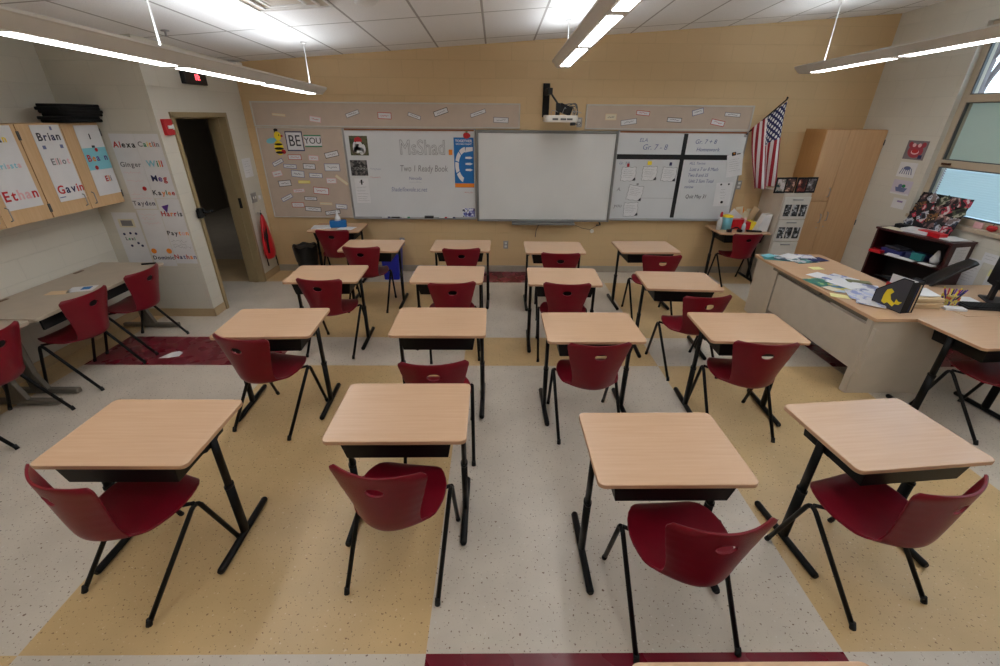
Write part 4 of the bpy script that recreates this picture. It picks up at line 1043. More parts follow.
# ------------------------------------------------------------------ flag
t = thing('flag', 'United States flag hanging from an angled black pole above the filing cabinet', 'flag', (3.46, YF, 2.02))
p0 = Vector((0, -.02, -.02)); p1 = Vector((.225, -.38, .40))
MB().tube([p0, p1], .0085, n=10).lathe([(.002, 0), (.014, .012), (.002, .03)], p1, 10).build('pole', M['blackmatte'], t)
MB().box((-.0, -.012, -.02), (.05, .024, .07)).tube([(0, -.01, -.02), (.02, -.05, .02)], .014, n=10).build('bracket', M['alu'], t, .003)
bm = bmesh.new(); nu, nv = 39, 60; uvl = bm.loops.layers.uv.new('UV'); V = []
pa = p0.lerp(p1, .96); pb = p0.lerp(p1, .20)
for j in range(nv+1):
    v = j/nv; row = []
    for i in range(nu+1):
        u = i/nu
        top = pa.lerp(pb, u)
        L = .98 - .0*u
        # cloth falls: gathers toward the middle as it drops
        x = top.x*(1-.0*v); y = top.y
        gather = 1-.06*v; x = .12+(top.x-.12)*gather*1.32 + .17*v**1.3; y = -.25+(top.y+.25)*(1-.45*v)
        fold = .030*(v**.6)
        x += fold*math.sin(u*13+v*2.2)*.55; y += fold*1.3*math.cos(u*13+v*2.2)
        z = top.z*(1-v**1.0) - (.72-.05*(1-u))*v + .012*math.sin(u*9)*v
        row.append(bm.verts.new((x, y, z)))
    V.append(row)
for j in range(nv):
    for i in range(nu):
        f = bm.faces.new([V[j][i], V[j][i+1], V[j+1][i+1], V[j+1][i]]); f.smooth = True
        for lp, (a, b) in zip(f.loops, ((i, j), (i+1, j), (i+1, j+1), (i, j+1))): lp[uvl].uv = (a/nu, b/nv)
me = bpy.data.meshes.new('cloth'); bm.to_mesh(me); bm.free()
def flagmat():
    m, nt, b = newmat('flag_cloth'); L = nt.links.new
    def mth(op, a, b_=None, c=None):
        n = nt.nodes.new('ShaderNodeMath'); n.operation = op
        for k, x in enumerate((a, b_, c)):
            if x is None: continue
            if isinstance(x, (int, float)): n.inputs[k].default_value = x
            else: L(x, n.inputs[k])
        return n.outputs[0]
    uv = nt.nodes.new('ShaderNodeUVMap'); uv.uv_map = 'UV'; sp = nt.nodes.new('ShaderNodeSeparateXYZ'); L(uv.outputs[0], sp.inputs[0]); u, v = sp.outputs['X'], sp.outputs['Y']
    st = mth('MODULO', mth('FLOOR', mth('MULTIPLY', u, 13)), 2)           # 0 red, 1 white
    cant = mth('MULTIPLY', mth('LESS_THAN', u, 7/13), mth('LESS_THAN', v, .40))
    # staggered stars
    su = mth('MULTIPLY', u, 13/7*4); sv = mth('MULTIPLY', v, 5/.40)
    def dots(ou, ov):
        a = mth('SUBTRACT', mth('FRACT', mth('ADD', su, ou)), .5); b_ = mth('SUBTRACT', mth('FRACT', mth('ADD', sv, ov)), .5)
        return mth('LESS_THAN', mth('ADD', mth('MULTIPLY', a, a), mth('MULTIPLY', b_, b_)), .05)
    star = mth('MAXIMUM', dots(0, 0), dots(.5, .5))
    def mix(f, A, B):
        n = nt.nodes.new('ShaderNodeMix'); n.data_type = 'RGBA'; L(f, n.inputs['Factor'])
        for s_, x in (('A', A), ('B', B)):
            if isinstance(x, tuple): n.inputs[s_].default_value = (*hexc(*x), 1)
            else: L(x, n.inputs[s_])
        return n.outputs['Result']
    stripes = mix(st, (158, 30, 48), (226, 220, 222)); canton = mix(star, (38, 42, 92), (226, 226, 230))
    L(mix(cant, stripes, canton), b.inputs['Base Color']); b.inputs['Roughness'].default_value = .8
    return m
me.materials.append(flagmat()); o = link(bpy.data.objects.new('cloth', me), t)
sm = o.modifiers.new('s', 'SOLIDIFY'); sm.thickness = .002

# ------------------------------------------------------------------ filing cabinet, photo frame, wardrobe
t = thing('filing_cabinet', 'beige four-drawer filing cabinet with photo strips on its drawers', 'cabinet', (4.075, 6.33, 0))
W, D, H = .37, .56, 1.30
bx('body', (0, .01, H/2), (W, D-.02, H), M['steel'], t, .004)
for k in range(4):
    z = .045+k*.305
    dr = bx('drawer', (0, -D/2, z+.150), (W-.02, .02, .295), M['steelwhite'], t, .004)
    MB().box((0, -D/2-.018, z+.262), (.13, .018, .016)).build('handle', M['alu'], dr, .003)
for k in (2, 3):
    z = .045+k*.305+.12
    for i in range(3): bx('photo_print', (-.105+.105*i, -D/2-.0115, z), (.088, .002, .155), photomat('bw_photo', [(25, 25, 26), (80, 82, 84), (190, 192, 195)], 22, k*3+i), t)
t = thing('folding_picture', 'black four-picture folding photo frame on the filing cabinet', 'frame', (4.02, 6.08, H+.002), 5)
for i in range(4):
    c = .075*(2*i-3); zz = .02*(i % 2)
    fr = MB().box((c, zz, .10), (.148, .014, .20)).build('frame_panel', M['blackmatte'], t, .002)
    bx('picture', (c, zz-.008, .10), (.112, .002, .155), photomat('portrait', [[(40, 60, 62), (150, 140, 130), (200, 190, 190)], [(30, 22, 22), (90, 60, 50), (190, 150, 130)], [(50, 18, 16), (120, 50, 40), (200, 150, 130)], [(190, 190, 195), (120, 110, 110), (60, 50, 50)]][i], 16, i+.5), fr)
t = thing('wardrobe_cabinet', 'tall maple storage cabinet in the front right corner', 'cabinet', (4.67, 6.608, 0))
W, D, H = .79, .42, 2.08
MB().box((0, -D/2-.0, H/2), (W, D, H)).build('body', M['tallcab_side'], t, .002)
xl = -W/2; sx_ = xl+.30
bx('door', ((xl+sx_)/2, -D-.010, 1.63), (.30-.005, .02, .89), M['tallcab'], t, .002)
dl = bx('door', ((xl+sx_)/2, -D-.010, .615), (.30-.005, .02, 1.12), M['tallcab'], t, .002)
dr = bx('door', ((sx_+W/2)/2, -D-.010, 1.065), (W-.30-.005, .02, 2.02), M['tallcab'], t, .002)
def pull(x, z, par): MB().tube([(x, -D-.018, z-.06), (x, -D-.045, z-.045), (x, -D-.045, z+.045), (x, -D-.018, z+.06)], .005, n=8).build('handle', M['alu'], par)
pull(sx_-.03, 1.30, t.children[1]); pull(sx_-.04, .95, dl); pull(sx_+.05, .98, dr)
MB().tube([(sx_-.04, -D-.018, .82), (sx_-.04, -D-.024, .82)], .008, n=10).build('lock', M['alu'], dl); MB().tube([(sx_+.05, -D-.018, .84), (sx_+.05, -D-.024, .84)], .008, n=10).build('lock', M['alu'], dr)
hg = MB()
for z in (.25, .9, 1.93): hg.tube([(W/2-.003, -D-.022, z-.035), (W/2-.003, -D-.022, z+.035)], .007, n=8)
hg.build('hinge', M['darkgrey'], dr)

# drawings on right wall
m4d = Matrix.Rotation(R(90), 4, 'X')
def el(x, z, a_, b_, n=18): return [(x+a_*math.cos(2*math.pi*k/n), z+b_*math.sin(2*math.pi*k/n)) for k in range(n)]
t = wall_sheet('drawing', 'square grey print with a red face, topmost on the wall by the window', 'drawing', (XR-.003, 5.665, 1.87), -90, .29, .21, mat('grey_print', (128, 120, 124), .8), 'drawings on the right wall')
MB().prism(el(0, -.01, .105, .075), .001, .002, mtx=m4d).prism(el(-.09, .06, .03, .03), .001, .002, mtx=m4d).prism(el(.09, .06, .03, .03), .001, .002, mtx=m4d).build('red_face', mat('dull_red_print', (165, 62, 74), .8), t)
MB().prism(el(-.04, .055, .024, .022), .002, .003, mtx=m4d).prism(el(.035, .055, .024, .022), .002, .003, mtx=m4d).prism(el(0, -.02, .055, .028), .002, .003, mtx=m4d).build('eye', M['pinkp'], t)
MB().prism(el(0, -.012, .045, .022), .003, .004, mtx=m4d).build('mouth', M['redp'], t); MB().box((.09, -.003, -.07), (.05, .001, .04)).build('dark_corner', M['navy'], t)
t = wall_sheet('drawing', 'white drawing with blue spidery scribble below the red face print', 'drawing', (XR-.003, 5.68, 1.645), -90, .25, .17, M['paper'], 'drawings on the right wall')
mb = MB(); mb.prism(el(0, .02, .05, .022), .001, .002, mtx=m4d)
for k in range(6): mb.tube([(-.06+.024*k, -.002, .02), (-.085+.034*k, -.002, -.05)], .004, n=6)
mb.build('blue_scribble', M['blueink'], t)
t = wall_sheet('drawing', 'drawing with a blue and green bowl shape, third down beside the window', 'drawing', (XR-.003, 5.66, 1.44), -90, .28, .17, mat('lilac_paper', (206, 198, 212), .8), 'drawings on the right wall')
MB().prism([(-.09, .0), (.09, .0), (.06, -.05), (-.06, -.05)], .001, .002, mtx=m4d).prism(el(-.02, .015, .03, .025), .001, .002, mtx=m4d).build('bowl', M['blueink'], t); MB().prism(el(.03, .02, .025, .02), .002, .003, mtx=m4d).build('green_spot', M['greenp'], t)
bx('torn_edge', (0, -.001, -.075), (.27, .002, .02), M['paper'], t)
t = wall_sheet('drawing', 'small white card with purple mark, lowest on the wall by the window', 'drawing', (XR-.003, 5.61, 1.255), -90, .19, .12, M['paper'], 'drawings on the right wall')
bx('purple_mark', (.01, -.0015, .025), (.08, .001, .02), mat('pale_purple_ink', (150, 132, 176), .8), t)

# ------------------------------------------------------------------ teacher desk
t = thing('teacher_desk', 'large beige steel teacher desk with maple top covered in papers', 'desk', (3.505, 4.155, 0))
x0, x1, y0, y1 = -.375, .375, -.905, .905      # local
MB().prism(rrect(.79, 1.86, .012, 2), .712, .742).build('tabletop', M['desk'], t, .003)
MB().box((0, y0+.012, .355), (.74, .024, .71)).box((x0+.012, y0+.04, .355), (.024, .06, .71)).build('end_panel', M['steel'], t, .002)
MB().box((.0, y1-.21, .37), (.72, .42, .68)).build('pedestal', M['steel'], t, .003)
MB().box((x0+.02, -.245, .435), (.018, 1.40, .42)).build('modesty_panel', M['steel'], t, .002)
MB().box((x0+.014, .26, .69), (.02, .60, .035)).box((x0+.016, -.14, .69), (.03, .18, .040)).box((x0+.010, -.56, .69), (.012, .60, .04)).build('rail', M['graymetal'], t, .002)
for z in (.50, .20): bx('drawer', (x1-.01, y1-.21, z), (.02, .38, .27), M['steel'], t, .002)

zt = .7435
def flat(name, label, cat, x, y, w, d, m, rz=0, z=zt, th=.002, curl=0, group=None):
    o = sheet(name, w, d, m, (x, y, z), rz, th=th, curl=curl); return tag(o, label, cat, group)
# far pile of booklets
G = 'booklets and papers on the teacher desk'
flat('booklet', 'teal booklet at the far left corner of the teacher desk', 'booklet', 3.27, 4.93, .28, .21, M['teal'], -18, group=G)
flat('booklet', 'white-edged booklet overlapping the far teal one', 'booklet', 3.38, 4.90, .26, .20, photomat('booklet_print', [(40, 110, 120), (210, 215, 220), (60, 90, 110)], 9, 1), -30, zt+.004, .004, group=G)
flat('booklet', 'dark-covered booklet in the middle of the far pile', 'booklet', 3.52, 4.84, .28, .21, photomat('booklet_print_b', [(30, 60, 75), (60, 140, 140), (200, 205, 210)], 10, 2), 12, zt+.0, .004, group=G)
flat('paper', 'white papers on top of the far pile on teacher desk', 'paper', 3.45, 4.96, .22, .16, M['paper'], 30, zt+.010, .004, group=G)
flat('paper', 'white papers at the right of the far pile', 'paper', 3.60, 4.96, .24, .17, photomat('print_a', [(215, 215, 222), (215, 215, 222), (120, 125, 170)], 14, 3), -12, zt+.0085, .004, group=G)
flat('booklet', 'grey-blue folder at the far right corner of the teacher desk', 'folder', 3.70, 4.86, .20, .15, M['navy'], 8, zt+.0045, .003, group=G)
flat('sticky_note', 'pale yellow note alone in the middle of the teacher desk', 'note', 3.49, 4.545, .13, .09, M['sticky'], 5)
# near pile
flat('booklet', 'green-teal workbook in the near pile on the teacher desk', 'booklet', 3.24, 4.06, .22, .30, photomat('workbook', [(30, 110, 100), (40, 130, 120), (150, 190, 120)], 8, 4), 10, group=G)
flat('booklet', 'blue workbook beside the green one in the near pile', 'booklet', 3.32, 3.90, .20, .24, photomat('workbook_b', [(40, 110, 150), (200, 190, 80), (180, 200, 220)], 8, 5), -20, zt+.004, .003, group=G)
flat('paper', 'white stapled papers right of the green workbook', 'paper', 3.49, 4.19, .24, .30, photomat('print_b', [(215, 216, 222), (215, 216, 222), (110, 130, 190)], 12, 6), -60, zt, .004, group=G)
flat('paper', 'white sheet under the spray of notes near the workbook', 'paper', 3.36, 4.30, .2, .16, M['paper'], 25, group=G)
flat('paper', 'light blue printed worksheet in front of the near pile', 'paper', 3.36, 3.72, .22, .26, photomat('print_c', [(190, 198, 225), (215, 215, 222), (150, 165, 215)], 8, 7), -25, zt+.0075, .002, group=G)
flat('paper', 'white worksheet closest to the black file holder', 'paper', 3.33, 3.57, .21, .25, photomat('print_d', [(216, 216, 222), (216, 216, 222), (150, 160, 205)], 14, 8), -38, zt+.010, .003, group=G)
flat('sticky_note', 'yellow note at the window-side edge under the near pile', 'note', 3.17, 3.72, .16, .10, M['sticky'], -30)
flat('sticky_note', 'second yellow note beside the worksheet fronts', 'note', 3.20, 3.90, .10, .12, M['cream'], 15, zt+.007)
flat('booklet', 'olive pamphlet sticking out of the near pile', 'booklet', 3.62, 4.10, .20, .09, mat('olive_print', (110, 112, 80), .6), -20, zt+.005, .004, group=G)
flat('paper', 'white sheet tucked between the green workbook and the stapled papers', 'paper', 3.42, 4.02, .20, .26, M['paper'], 20, zt+.0095, .002)
flat('paper', 'stapled white handout at the window side of the near pile', 'paper', 3.55, 3.92, .21, .27, photomat('print_e', [(216, 216, 222), (216, 216, 222), (130, 140, 180)], 12, 11), -35, zt+.006, .003)
flat('paper', 'crooked white handout behind the file holder', 'paper', 3.60, 3.74, .20, .24, M['paper'], 14, zt+.001, .003)
flat('booklet', 'white brochure fanned at the left of the far pile', 'brochure', 3.22, 5.00, .16, .10, M['cyan'], 24, zt+.006, .003)
# file holder
t = thing('file_holder', 'black mesh magazine holder with yellow cutout on teacher desk', 'file holder', (3.43, 3.47, zt), -80)
mb = MB()
side = [(-.13, 0), (.13, 0), (.13, .28), (.05, .28), (-.13, .12)]
mt = Matrix(((1, 0, 0, 0), (0, 0, 1, 0), (0, 1, 0, 0), (0, 0, 0, 1)))
mesh_m = mat('grey_mesh', (66, 68, 78), .5)
for y in (-.055, .055): mb.prism(side, y-.0015, y+.0015, mtx=mt, mi=1)
mb.box((.13, 0, .135), (.004, .11, .27)); mb.box((-.13, 0, .06), (.004, .11, .12)); mb.box((0, 0, .002), (.26, .11, .004))
for y in (-.055, .055):
    for a, b in zip(side, side[1:]+side[:1]): mb.tube([(a[0], y, a[1]), (b[0], y, b[1])], .0045, n=6)
mb.build('holder_body', [M['blackmatte'], mesh_m], t)
MB().prism([(-.05, .04), (-.02, .03), (.0, .05), (.05, .03), (.06, .06), (.02, .08), (.0, .12), (.02, .15), (-.01, .17), (-.04, .15), (-.05, .10)], -.062, -.058, mtx=mt).prism([(.055, .055), (.09, .06), (.11, .09), (.08, .085), (.06, .10)], -.062, -.058, mtx=mt).build('yellow_cutout', M['yellow'], t)
for k, (c, h_) in enumerate((('redp', .20), ('paper', .27), ('navy', .22), ('manila', .24))): bx('file', (.02+.004*k, -.035+.022*k, h_/2+.006), (.21, .006, h_), M[c], t)
# folder stack
t0 = None
for k in range(5):
    o = flat('folder', ['lowest manila folder in the stack beside the black file holder', 'second manila folder from the bottom of the stack', 'middle manila folder of the stack', 'fourth manila folder, near the top of the stack', 'topmost manila folder under the loose papers'][k], 'folder', 3.68+.014*(k % 2), 3.555-.012*(k % 3), .30, .23, M['manila'], -4+3*(k % 3), zt+.0195*k, .013, group='manila folders on the desk')
flat('paper', 'loose white sheets on top of the manila folders', 'paper', 3.68, 3.57, .27, .2, M['paper'], -14, zt+.0975, .008, .012)

# second (computer) desk beside the teacher desk
t = thing('computer_table', 'maple-topped computer table between the teacher desk and the window wall', 'table', (4.475, 3.665, 0))
MB().prism(rrect(1.12, .76, .03), .712, .7415).build('tabletop', M['desk'], t, .004)
MB().box((.50, 0, .355), (.04, .5, .71)).box((-.50, 0, .355), (.04, .5, .71)).build('side_frame', M['blackmatte'], t, .004)
bx('back_panel', (0, .20, .48), (.98, .02, .38), M['steel'], t)
# monitor
t = thing('computer_monitor', 'black computer monitor on the table at the right picture edge', 'monitor', (4.50, 3.62, .7435), 62)
bx('screen_housing', (0, 0, .27), (.50, .035, .33), M['blackplastic'], t, .006)
bx('display', (0, -.019, .275), (.47, .002, .29), mat('dark_display', (14, 15, 20), .15), t)
MB().box((0, .04, .09), (.06, .03, .18)).prism(rrect(.24, .18, .04), 0, .012).build('stand', M['blackplastic'], t, .003)
bx('logo_plate', (0, .0185, .27), (.05, .002, .012), M['alu'], t)
t = thing('keyboard', 'black keyboard beside the pen cup at the right picture edge', 'keyboard', (4.27, 3.46, .7435), -8)
bx('case', (0, 0, .010), (.42, .15, .018), M['blackplastic'], t, .004)
mb = MB()
for r_ in range(5):
    for c_ in range(14): mb.box((-.185+.0285*c_, -.055+.027*r_, .023), (.023, .021, .008))
mb.build('keys', M['blackmatte'], t)
flat('paper', 'white sheet lying behind the black keyboard', 'paper', 4.20, 3.66, .30, .16, M['paper'], -10, .7425)
tag(MB().tube([(4.05, 3.5, .748), (4.12, 3.42, .748), (4.25, 3.40, .748), (4.4, 3.43, .748)], .004, n=6).build('cable', M['blackmatte'], None), 'thin black cable curving across the table in front of keyboard', 'cable')
# pen cup
t = thing('pen_cup', 'patterned yellow pen cup full of red and purple pens', 'cup', (3.97, 3.52, .7435))
MB().box((0, 0, .05), (.09, .09, .10)).build('cup', photomat('cup_pattern', [(80, 60, 130), (225, 205, 80), (200, 190, 120), (200, 90, 60)], 30, 1), t, .004)
mb = MB(); rnd = random.Random(2)
for k in range(16):
    a = rnd.uniform(0, 6.28); r_ = rnd.uniform(.0, .03); l_ = rnd.uniform(.13, .17); s_ = rnd.uniform(.1, .5)
    mb.tube([(r_*math.cos(a), r_*math.sin(a), .03), (r_*math.cos(a)+s_*.12*math.cos(a), r_*math.sin(a)+s_*.12*math.sin(a), l_)], .005, n=6, mi=k % 4)
mb.build('pens', [M['redp'], M['purple'], M['navy'], M['yellow']], t)
flat('notepad', 'white and blue notepad leaning in front of the pen cup', 'notepad', 3.93, 3.42, .16, .07, M['paper'], -12, .7435, .02)

# office chair
t = thing('office_chair', 'black mesh-backed office chair between teacher desk and bookcase', 'chair', (4.14, 4.30, 0), 52)
for k in range(5):
    a = R(72*k); MB().tube([(0, 0, .10), (.28*math.cos(a), .28*math.sin(a), .07)], [.025, .016], n=8).lathe([(.02, 0), (.028, .015), (.028, .035), (.02, .05)], (.28*math.cos(a), .28*math.sin(a), 0), 10).build('base_arm', M['blackplastic'], t)
MB().tube([(0, 0, .09), (0, 0, .42)], .025, n=10).build('gas_lift', M['blackplastic'], t)
mb = MB(); mb.prism(rrect(.46, .45, .10), .42, .50); mb.build('seat', M['fabricblack'], t, .02)
bm = bmesh.new(); V = []; n1, n2 = 12, 16
for j in range(n2+1):
    v = j/n2; z = .56+.43*v; row = []
    hw = .165*(1-.25*abs(2*v-1)**3)
    for i in range(n1+1):
        u = -1+2*i/n1; y = -.22-.33*v+.04*math.sin(v*math.pi)+.05*u*u
        row.append(bm.verts.new((hw*u, y, z)))
    V.append(row)
for j in range(n2):
    for i in range(n1): f = bm.faces.new([V[j][i], V[j][i+1], V[j+1][i+1], V[j+1][i]]); f.smooth = True
me = bpy.data.meshes.new('backrest'); bm.to_mesh(me); bm.free(); me.materials.append(M['blackplastic'])
o = link(bpy.data.objects.new('backrest', me), t); sm = o.modifiers.new('s', 'SOLIDIFY'); sm.thickness = .02; sm.offset = 0
MB().tube([(0, -.05, .43), (0, -.25, .45), (0, -.26, .62)], .02, n=8).build('back_bracket', M['blackplastic'], t)
for s in (-1, 1): MB().tube([(s*.2, 0, .45), (s*.27, 0, .47), (s*.28, 0, .64), (s*.28, .12, .66), (s*.28, -.1, .66)], .015, n=8).build('armrest', M['blackplastic'], t)

# ------------------------------------------------------------------ dark bookcase by the window
t = thing('bookcase', 'low dark mahogany bookcase under the window, piled with papers', 'bookcase', (4.665, 4.825, 0), -77.5)
W, D, H = .80, .33, 1.03
mb = MB(); mb.box((-W/2+.0125, D/2, H/2), (.025, D, H)).build('side_panel', M['hutch'], t, .002)
MB().box((W/2-.0125, D/2, H/2), (.025, D, H)).build('side_panel', M['hutch'], t, .002)
bx('top_panel', (0, D/2-.005, H+.012), (W+.02, D+.02, .024), M['hutch'], t, .003)
bx('back_panel', (0, D-.006, H/2), (W-.04, .008, H-.02), M['hutchin'], t)
for z in (.06, .42, .76): bx('shelf', (0, D/2, z), (W-.05, D-.02, .02), M['hutch'], t, .002)
shp = wall_sheet('notice', 'typed list taped to the near side of the dark bookcase', 'notice', (4.912, 4.467, .87), 12.5, .20, .27, M['paper'])
lines(shp, M['greyink'], [.10-.016*k for k in range(12)], .14, 'print', h=.003, t=.0015)
def bcpt(x, y): 
    a = R(-77.5); return (4.665+x*math.cos(a)-y*math.sin(a), 4.825+x*math.sin(a)+y*math.cos(a))
GB = 'things on the dark bookcase'
def onbc(name, label, cat, x, y, z, w, d, h, m, rz=0):
    px, py = bcpt(x, y); o = MB().box((0, 0, h/2), (w, d, h)).build(name, m, None, min(.004, h*.3)); o.location = (px, py, z); o.rotation_euler.z = R(-77.5+rz); return tag(o, label, cat)
zt2 = 1.055
onbc('folder', 'cream folder hanging at the far end of the bookcase top', 'folder', -.24, .06, zt2, .22, .14, .006, M['cream'], 5)
onbc('paper_stack', 'stack of white papers on the middle of bookcase top', 'paper', -.06, .15, zt2, .26, .22, .035, M['paper'], 10)
onbc('plastic_tray', 'red plastic tray on the bookcase top', 'tray', .10, .12, zt2, .25, .10, .045, M['redplastic'], -6)
onbc('paper_stack', 'loose white sheets at the near end of the bookcase top', 'paper', .27, .17, zt2, .20, .24, .010, M['paper'], -12)
onbc('book', 'black binder at the far rear corner of bookcase top', 'binder', -.28, .22, zt2, .14, .10, .04, M['blackmatte'], 10)
zs = .771
onbc('binder', 'dark blue binder lying on the bookcase shelf', 'binder', -.18, .13, zs, .24, .2, .06, mat('dark_blue_cover', (36, 44, 110), .4), 3)
onbc('book', 'grey-edged book on top of the dark blue binder', 'book', -.17, .12, zs+.062, .20, .16, .028, M['ink'], -8)
onbc('paper_stack', 'thin white booklets leaning out under the binders', 'booklets', -.13, .03, zs, .12, .06, .02, M['paper'], 12)
onbc('binder', 'dark grey binder beside the blue one on bookcase shelf', 'binder', .06, .14, zs, .16, .2, .07, M['navy'], -3)
onbc('plastic_tray', 'red folder sticking out at the far end of bookcase shelf', 'folder', -.30, -.01, zs-.0, .13, .10, .03, M['redplastic'], 8)
onbc('paper_stack', 'white papers drooping off the bookcase shelf', 'paper', -.03, .00, zs, .30, .08, .012, M['paper'], 2)
onbc('box', 'turquoise card box on the bookcase shelf', 'box', .12, .02, zs+.02, .11, .05, .075, M['teal'], 6)
onbc('paper_stack', 'second run of white papers near the turquoise box', 'paper', .24, .02, zs, .15, .07, .012, M['paper'], -4)
px, py = bcpt(.23, .13); t = thing('tissue_bundle', 'crumpled white tissue on the bookcase shelf', 'tissue', (px, py, zs))
MB().lathe([(.035, 0), (.05, .05), (.03, .10), (.012, .15)], n=8).build('tissue', M['paper'], t)
# photo collage board leaning at the window
t = thing('photo_collage', 'photo collage board covered in snapshots leaning at the window', 'photo board', (4.93, 4.985, 1.058), -86)
t.rotation_euler = (R(-14), 0, R(-86)); W, H = .56, .40
bx('board', (0, 0, H/2), (W, .008, H), M['blackmatte'], t)
rnd = random.Random(11); pals = [[(30, 26, 34), (120, 90, 90), (200, 180, 170)], [(60, 70, 90), (190, 195, 205), (120, 110, 110)], [(130, 90, 50), (40, 30, 30), (200, 170, 130)], [(25, 25, 30), (180, 60, 80), (210, 200, 200)], [(70, 80, 60), (170, 170, 150), (40, 40, 46)]]
pm = [photomat('snapshot_print_%d' % i, [(22, 22, 28)]+pals[i % 5], 14, i) for i in range(5)]
k = 0
for r_ in range(4):
    for c_ in range(5):
        x = -W/2+.06+c_*.11+rnd.uniform(-.012, .012); z = .055+r_*.097+rnd.uniform(-.01, .01)
        MB().box((x, -.006-.0008*(k % 3), z), (.125, .0012, .09), rot=Matrix.Rotation(R(rnd.uniform(-35, 35)), 3, 'Y').to_euler()).build('snapshot', pm[(k*2+r_*3+rnd.randrange(2)) % 5], t); k += 1
# sill items
tag(bx('photo_card', (5.10, 4.60, WZ0+.036), (.012, .09, .06), M['pinkp']), 'small pinkish card standing on the window sill', 'card')
t = thing('apple_ornament', 'small red apple ornament on the window sill', 'ornament', (5.09, 4.45, WZ0+.005))
MB().lathe([(.01, 0), (.035, .012), (.042, .035), (.03, .058), (.008, .055)], n=16).build('apple', M['redp'], t); MB().tube([(0, 0, .055), (.004, 0, .08)], .003, n=6).build('stem', M['ink'], t)
# wall papers under the window
for (y, z, w, h, lb) in ((4.30, .93, .16, .10, 'white sheet taped under the window beside the monitor'), (4.45, .74, .20, .30, 'pale grey printed sheet on the wall behind the office chair'), (4.18, .66, .16, .26, 'lower printed sheet on the wall behind the computer monitor')):
    s_ = wall_sheet('notice', lb, 'notice', (XR-.003, y, z), -90, w, h, M['paper'], 'sheets taped below the window')
    lines(s_, M['greyink'], [h/2-.03-k*.03 for k in range(int(h/.035))], w*.7, 'print', h=.004)
tag(bx('sticky_note', (XR-.004, 4.22, .80), (.002, .07, .07), M['sticky']), 'yellow sticky note on the wall behind the monitor', 'note')

# ------------------------------------------------------------------ lights
def fixture(x, y1, z1, slope, label, cables, n=6, drop=0):
    t = thing('pendant_light', label, 'light', (x, y1, z1), group='linear pendant lights')
    t.rotation_euler = (R(0), 0, 0)
    L = 1.2*n+.12; ang = math.atan(slope)
    rotm = Matrix.Rotation(-ang, 4, 'X')          # far end low, rising toward the camera
    def addp(name, poly, ya, yb_, m):
        mb = MB(); a = [mb.bm.verts.new(rotm @ Vector((px, ya, pz))) for px, pz in poly]; b = [mb.bm.verts.new(rotm @ Vector((px, yb_, pz))) for px, pz in poly]
        mb.bm.faces.new(a); mb.bm.faces.new(list(reversed(b)))
        for i in range(len(poly)): mb.bm.faces.new([a[i], a[(i+1) % len(poly)], b[(i+1) % len(poly)], b[i]])
        return mb.build(name, m, t)
    addp('housing', [(-.075, 0), (.075, 0), (.120, .058), (.128, .064), (.128, .078), (-.128, .078), (-.128, .064), (-.120, .058)], .10, .10-L-.06, M['lampbody'])
    addp('end_cap', [(-.065, .014), (.065, .014), (.118, .064), (.118, .078), (-.118, .078), (-.118, .064)], .15, .10, M['lampbody'])
    for k in range(n):
        addp('lamp_lens', [(-.052, -.004), (.052, -.004), (.052, .002), (-.052, .002)], -1.2*k-.07, -1.2*(k+1)+.07, M['lens'])
    addp('uplight_lens', [(-.09, .079), (.09, .079), (.09, .083), (-.09, .083)], .0, -1.2*n, M['up'])
    for cy in cables:
        yw_ = cy-y1; zb = z1+.078-slope*yw_; ztop = zc(x, cy)
        MB().tube([(0, yw_, zb-z1), (0, yw_, ztop-z1)], .006, n=8).lathe([(.03, -.02), (.035, 0)], (0, yw_, ztop-z1-.002), 14).build('suspension_cable', M['white'], t)
    return t
fixture(-2.12, 5.8, 2.411, .0264, 'left pendant light running toward the bulletin board', (5.75, 3.3, 1.2, -1.0))
fixture(.775, 5.8, 2.705, .037, 'middle pendant light above the interactive board', (5.62, 3.4, 1.0, -1.0))
fixture(3.62, 5.8, 2.671, .0256, 'right pendant light running past the window', (5.62, 3.4, 1.0, -1.0))
# air vent and dome on ceiling
def ceil_obj(name, label, cat, x, y):
    t = thing(name, label, cat, (x, y, zc(x, y)-.002)); t.rotation_euler = (R(-2), R(-4), 0); return t
t = ceil_obj('air_vent', 'square white ceiling vent at the top edge left of centre', 'vent', -1.65, 4.13)
mb = MB()
for k, s in enumerate((.30, .22, .14)):
    for a, b, c_, d_ in ((0, s, 2*s, .02), (0, -s, 2*s, .02)): mb.box((a, b, -.012-k*.006), (c_, d_, .012)); mb.box((b, a, -.012-k*.006), (d_, c_, .012))
mb.build('vent_blade', M['white'], t, .003); bx('backing', (0, 0, -.003), (.6, .6, .004), M['steel'], t)
t = ceil_obj('smoke_detector', 'round white detector at the top edge of the ceiling', 'detector', -1.05, 4.35)
MB().lathe([(.10, 0), (.10, -.015), (.075, -.035), (.02, -.04)], n=24).build('housing', M['white'], t)
t = ceil_obj('sprinkler_head', 'small metal sprinkler head on the ceiling by the left light', 'sprinkler', -3.03, 4.84)
MB().lathe([(.035, 0), (.035, -.006), (.01, -.01), (.01, -.04), (.022, -.045), (.002, -.048)], n=14).build('head', M['alu'], t)

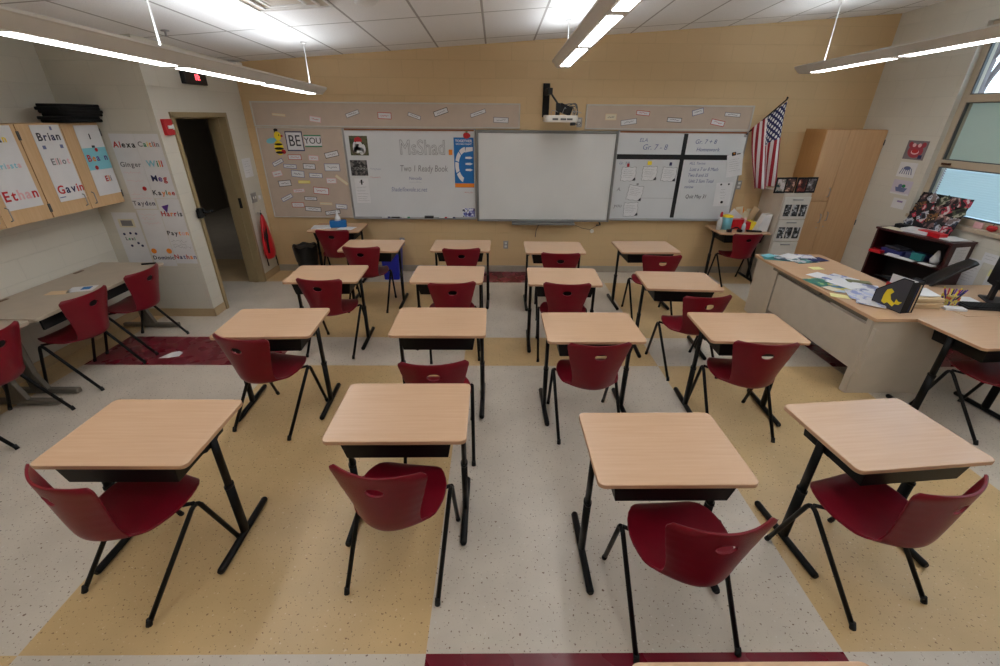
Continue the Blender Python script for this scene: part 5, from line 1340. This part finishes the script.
# ------------------------------------------------------------------ outside the window
def branches():
    mb = MB(); rnd = random.Random(21)
    def grow(p, d, L, r, depth):
        q = p+d*L; mb.tube([p, p.lerp(q, .5)+Vector((rnd.uniform(-.05, .05),)*3)*L, q], [r, r*.85, r*.7], n=6)
        if depth == 0: return
        for k in range(3):
            nd = (d+Vector((rnd.uniform(-.7, .7), rnd.uniform(-.7, .7), rnd.uniform(-.1, .7)))).normalized()
            grow(p.lerp(q, rnd.uniform(.55, 1)), nd, L*rnd.uniform(.6, .8), r*.6, depth-1)
    grow(Vector((0, 0, 0)), Vector((0, 0, 1)), 2.2, .14, 5)
    return mb
o = branches().build('bare_tree', mat('grey_bark', (120, 105, 100), .9)); o.location = (11, 11.4, -.2); o.scale = (1.2, 1.2, 1.2); tag(o, 'bare tree seen through the upper window pane', 'tree')
boxobj('ground_outside', 5.3, 30, -12, 30, -.3, -.2, mat('pale_ground', (190, 195, 195), .9))

wd = bpy.data.worlds.new('sky'); S.world = wd; wd.use_nodes = True; nt = wd.node_tree
bg = nt.nodes['Background']; tcw = nt.nodes.new('ShaderNodeTexCoord'); sp = nt.nodes.new('ShaderNodeSeparateXYZ'); rp = nt.nodes.new('ShaderNodeValToRGB')
nt.links.new(tcw.outputs['Generated'], sp.inputs[0]); nt.links.new(sp.outputs['Z'], rp.inputs['Fac']); nt.links.new(rp.outputs['Color'], bg.inputs['Color'])
rp.color_ramp.elements[0].color = (.84, .93, 1.0, 1); rp.color_ramp.elements[0].position = .0
rp.color_ramp.elements[1].color = (.50, .72, .97, 1); rp.color_ramp.elements[1].position = .35
bg.inputs['Strength'].default_value = 2.4
# sky portal in the window opening, as the sky's own light
for (y, w_) in ((3.16, 4.5),):
    ld = bpy.data.lights.new('window_portal', 'AREA'); ld.shape = 'RECTANGLE'; ld.size = w_; ld.size_y = WZ1-WZ0
    ld.cycles.is_portal = True
    lo = bpy.data.objects.new('window_portal', ld); C.objects.link(lo); lo.location = (XR+.24, y, (WZ0+WZ1)/2)
    lo.rotation_euler = (R(90), 0, R(90))
# unseen fill light, added to lift the dark corridor to grey
ld = bpy.data.lights.new('corridor_fill', 'AREA'); ld.size = .6; ld.energy = 3.2; ld.color = (1, .95, .88)
lo = bpy.data.objects.new('corridor_fill', ld); C.objects.link(lo); lo.location = (-5.8, 9.0, 2.55)

# ------------------------------------------------------------------ camera
cd = bpy.data.cameras.new('camera'); cd.sensor_width = 36; cd.lens = 437.5*36/1000; cd.clip_start = .05; cd.clip_end = 200
cam = bpy.data.objects.new('camera', cd); C.objects.link(cam); S.camera = cam
p_, yw_, rl = R(26.385), R(.7234), R(.5177)
rotc = Matrix.Rotation(-yw_, 3, 'Z') @ Matrix.Rotation(R(90)-p_, 3, 'X') @ Matrix.Rotation(rl, 3, 'Z')
cam.location = (0, 0, 2.2); cam.rotation_euler = rotc.to_euler()
S.view_settings.view_transform = 'Standard'; S.view_settings.look = 'None'; S.view_settings.gamma = 1; S.view_settings.use_curve_mapping = False
S.view_settings.exposure = 0.22
S.cycles.max_bounces = 10; S.cycles.diffuse_bounces = 6; S.cycles.sample_clamp_indirect = 4
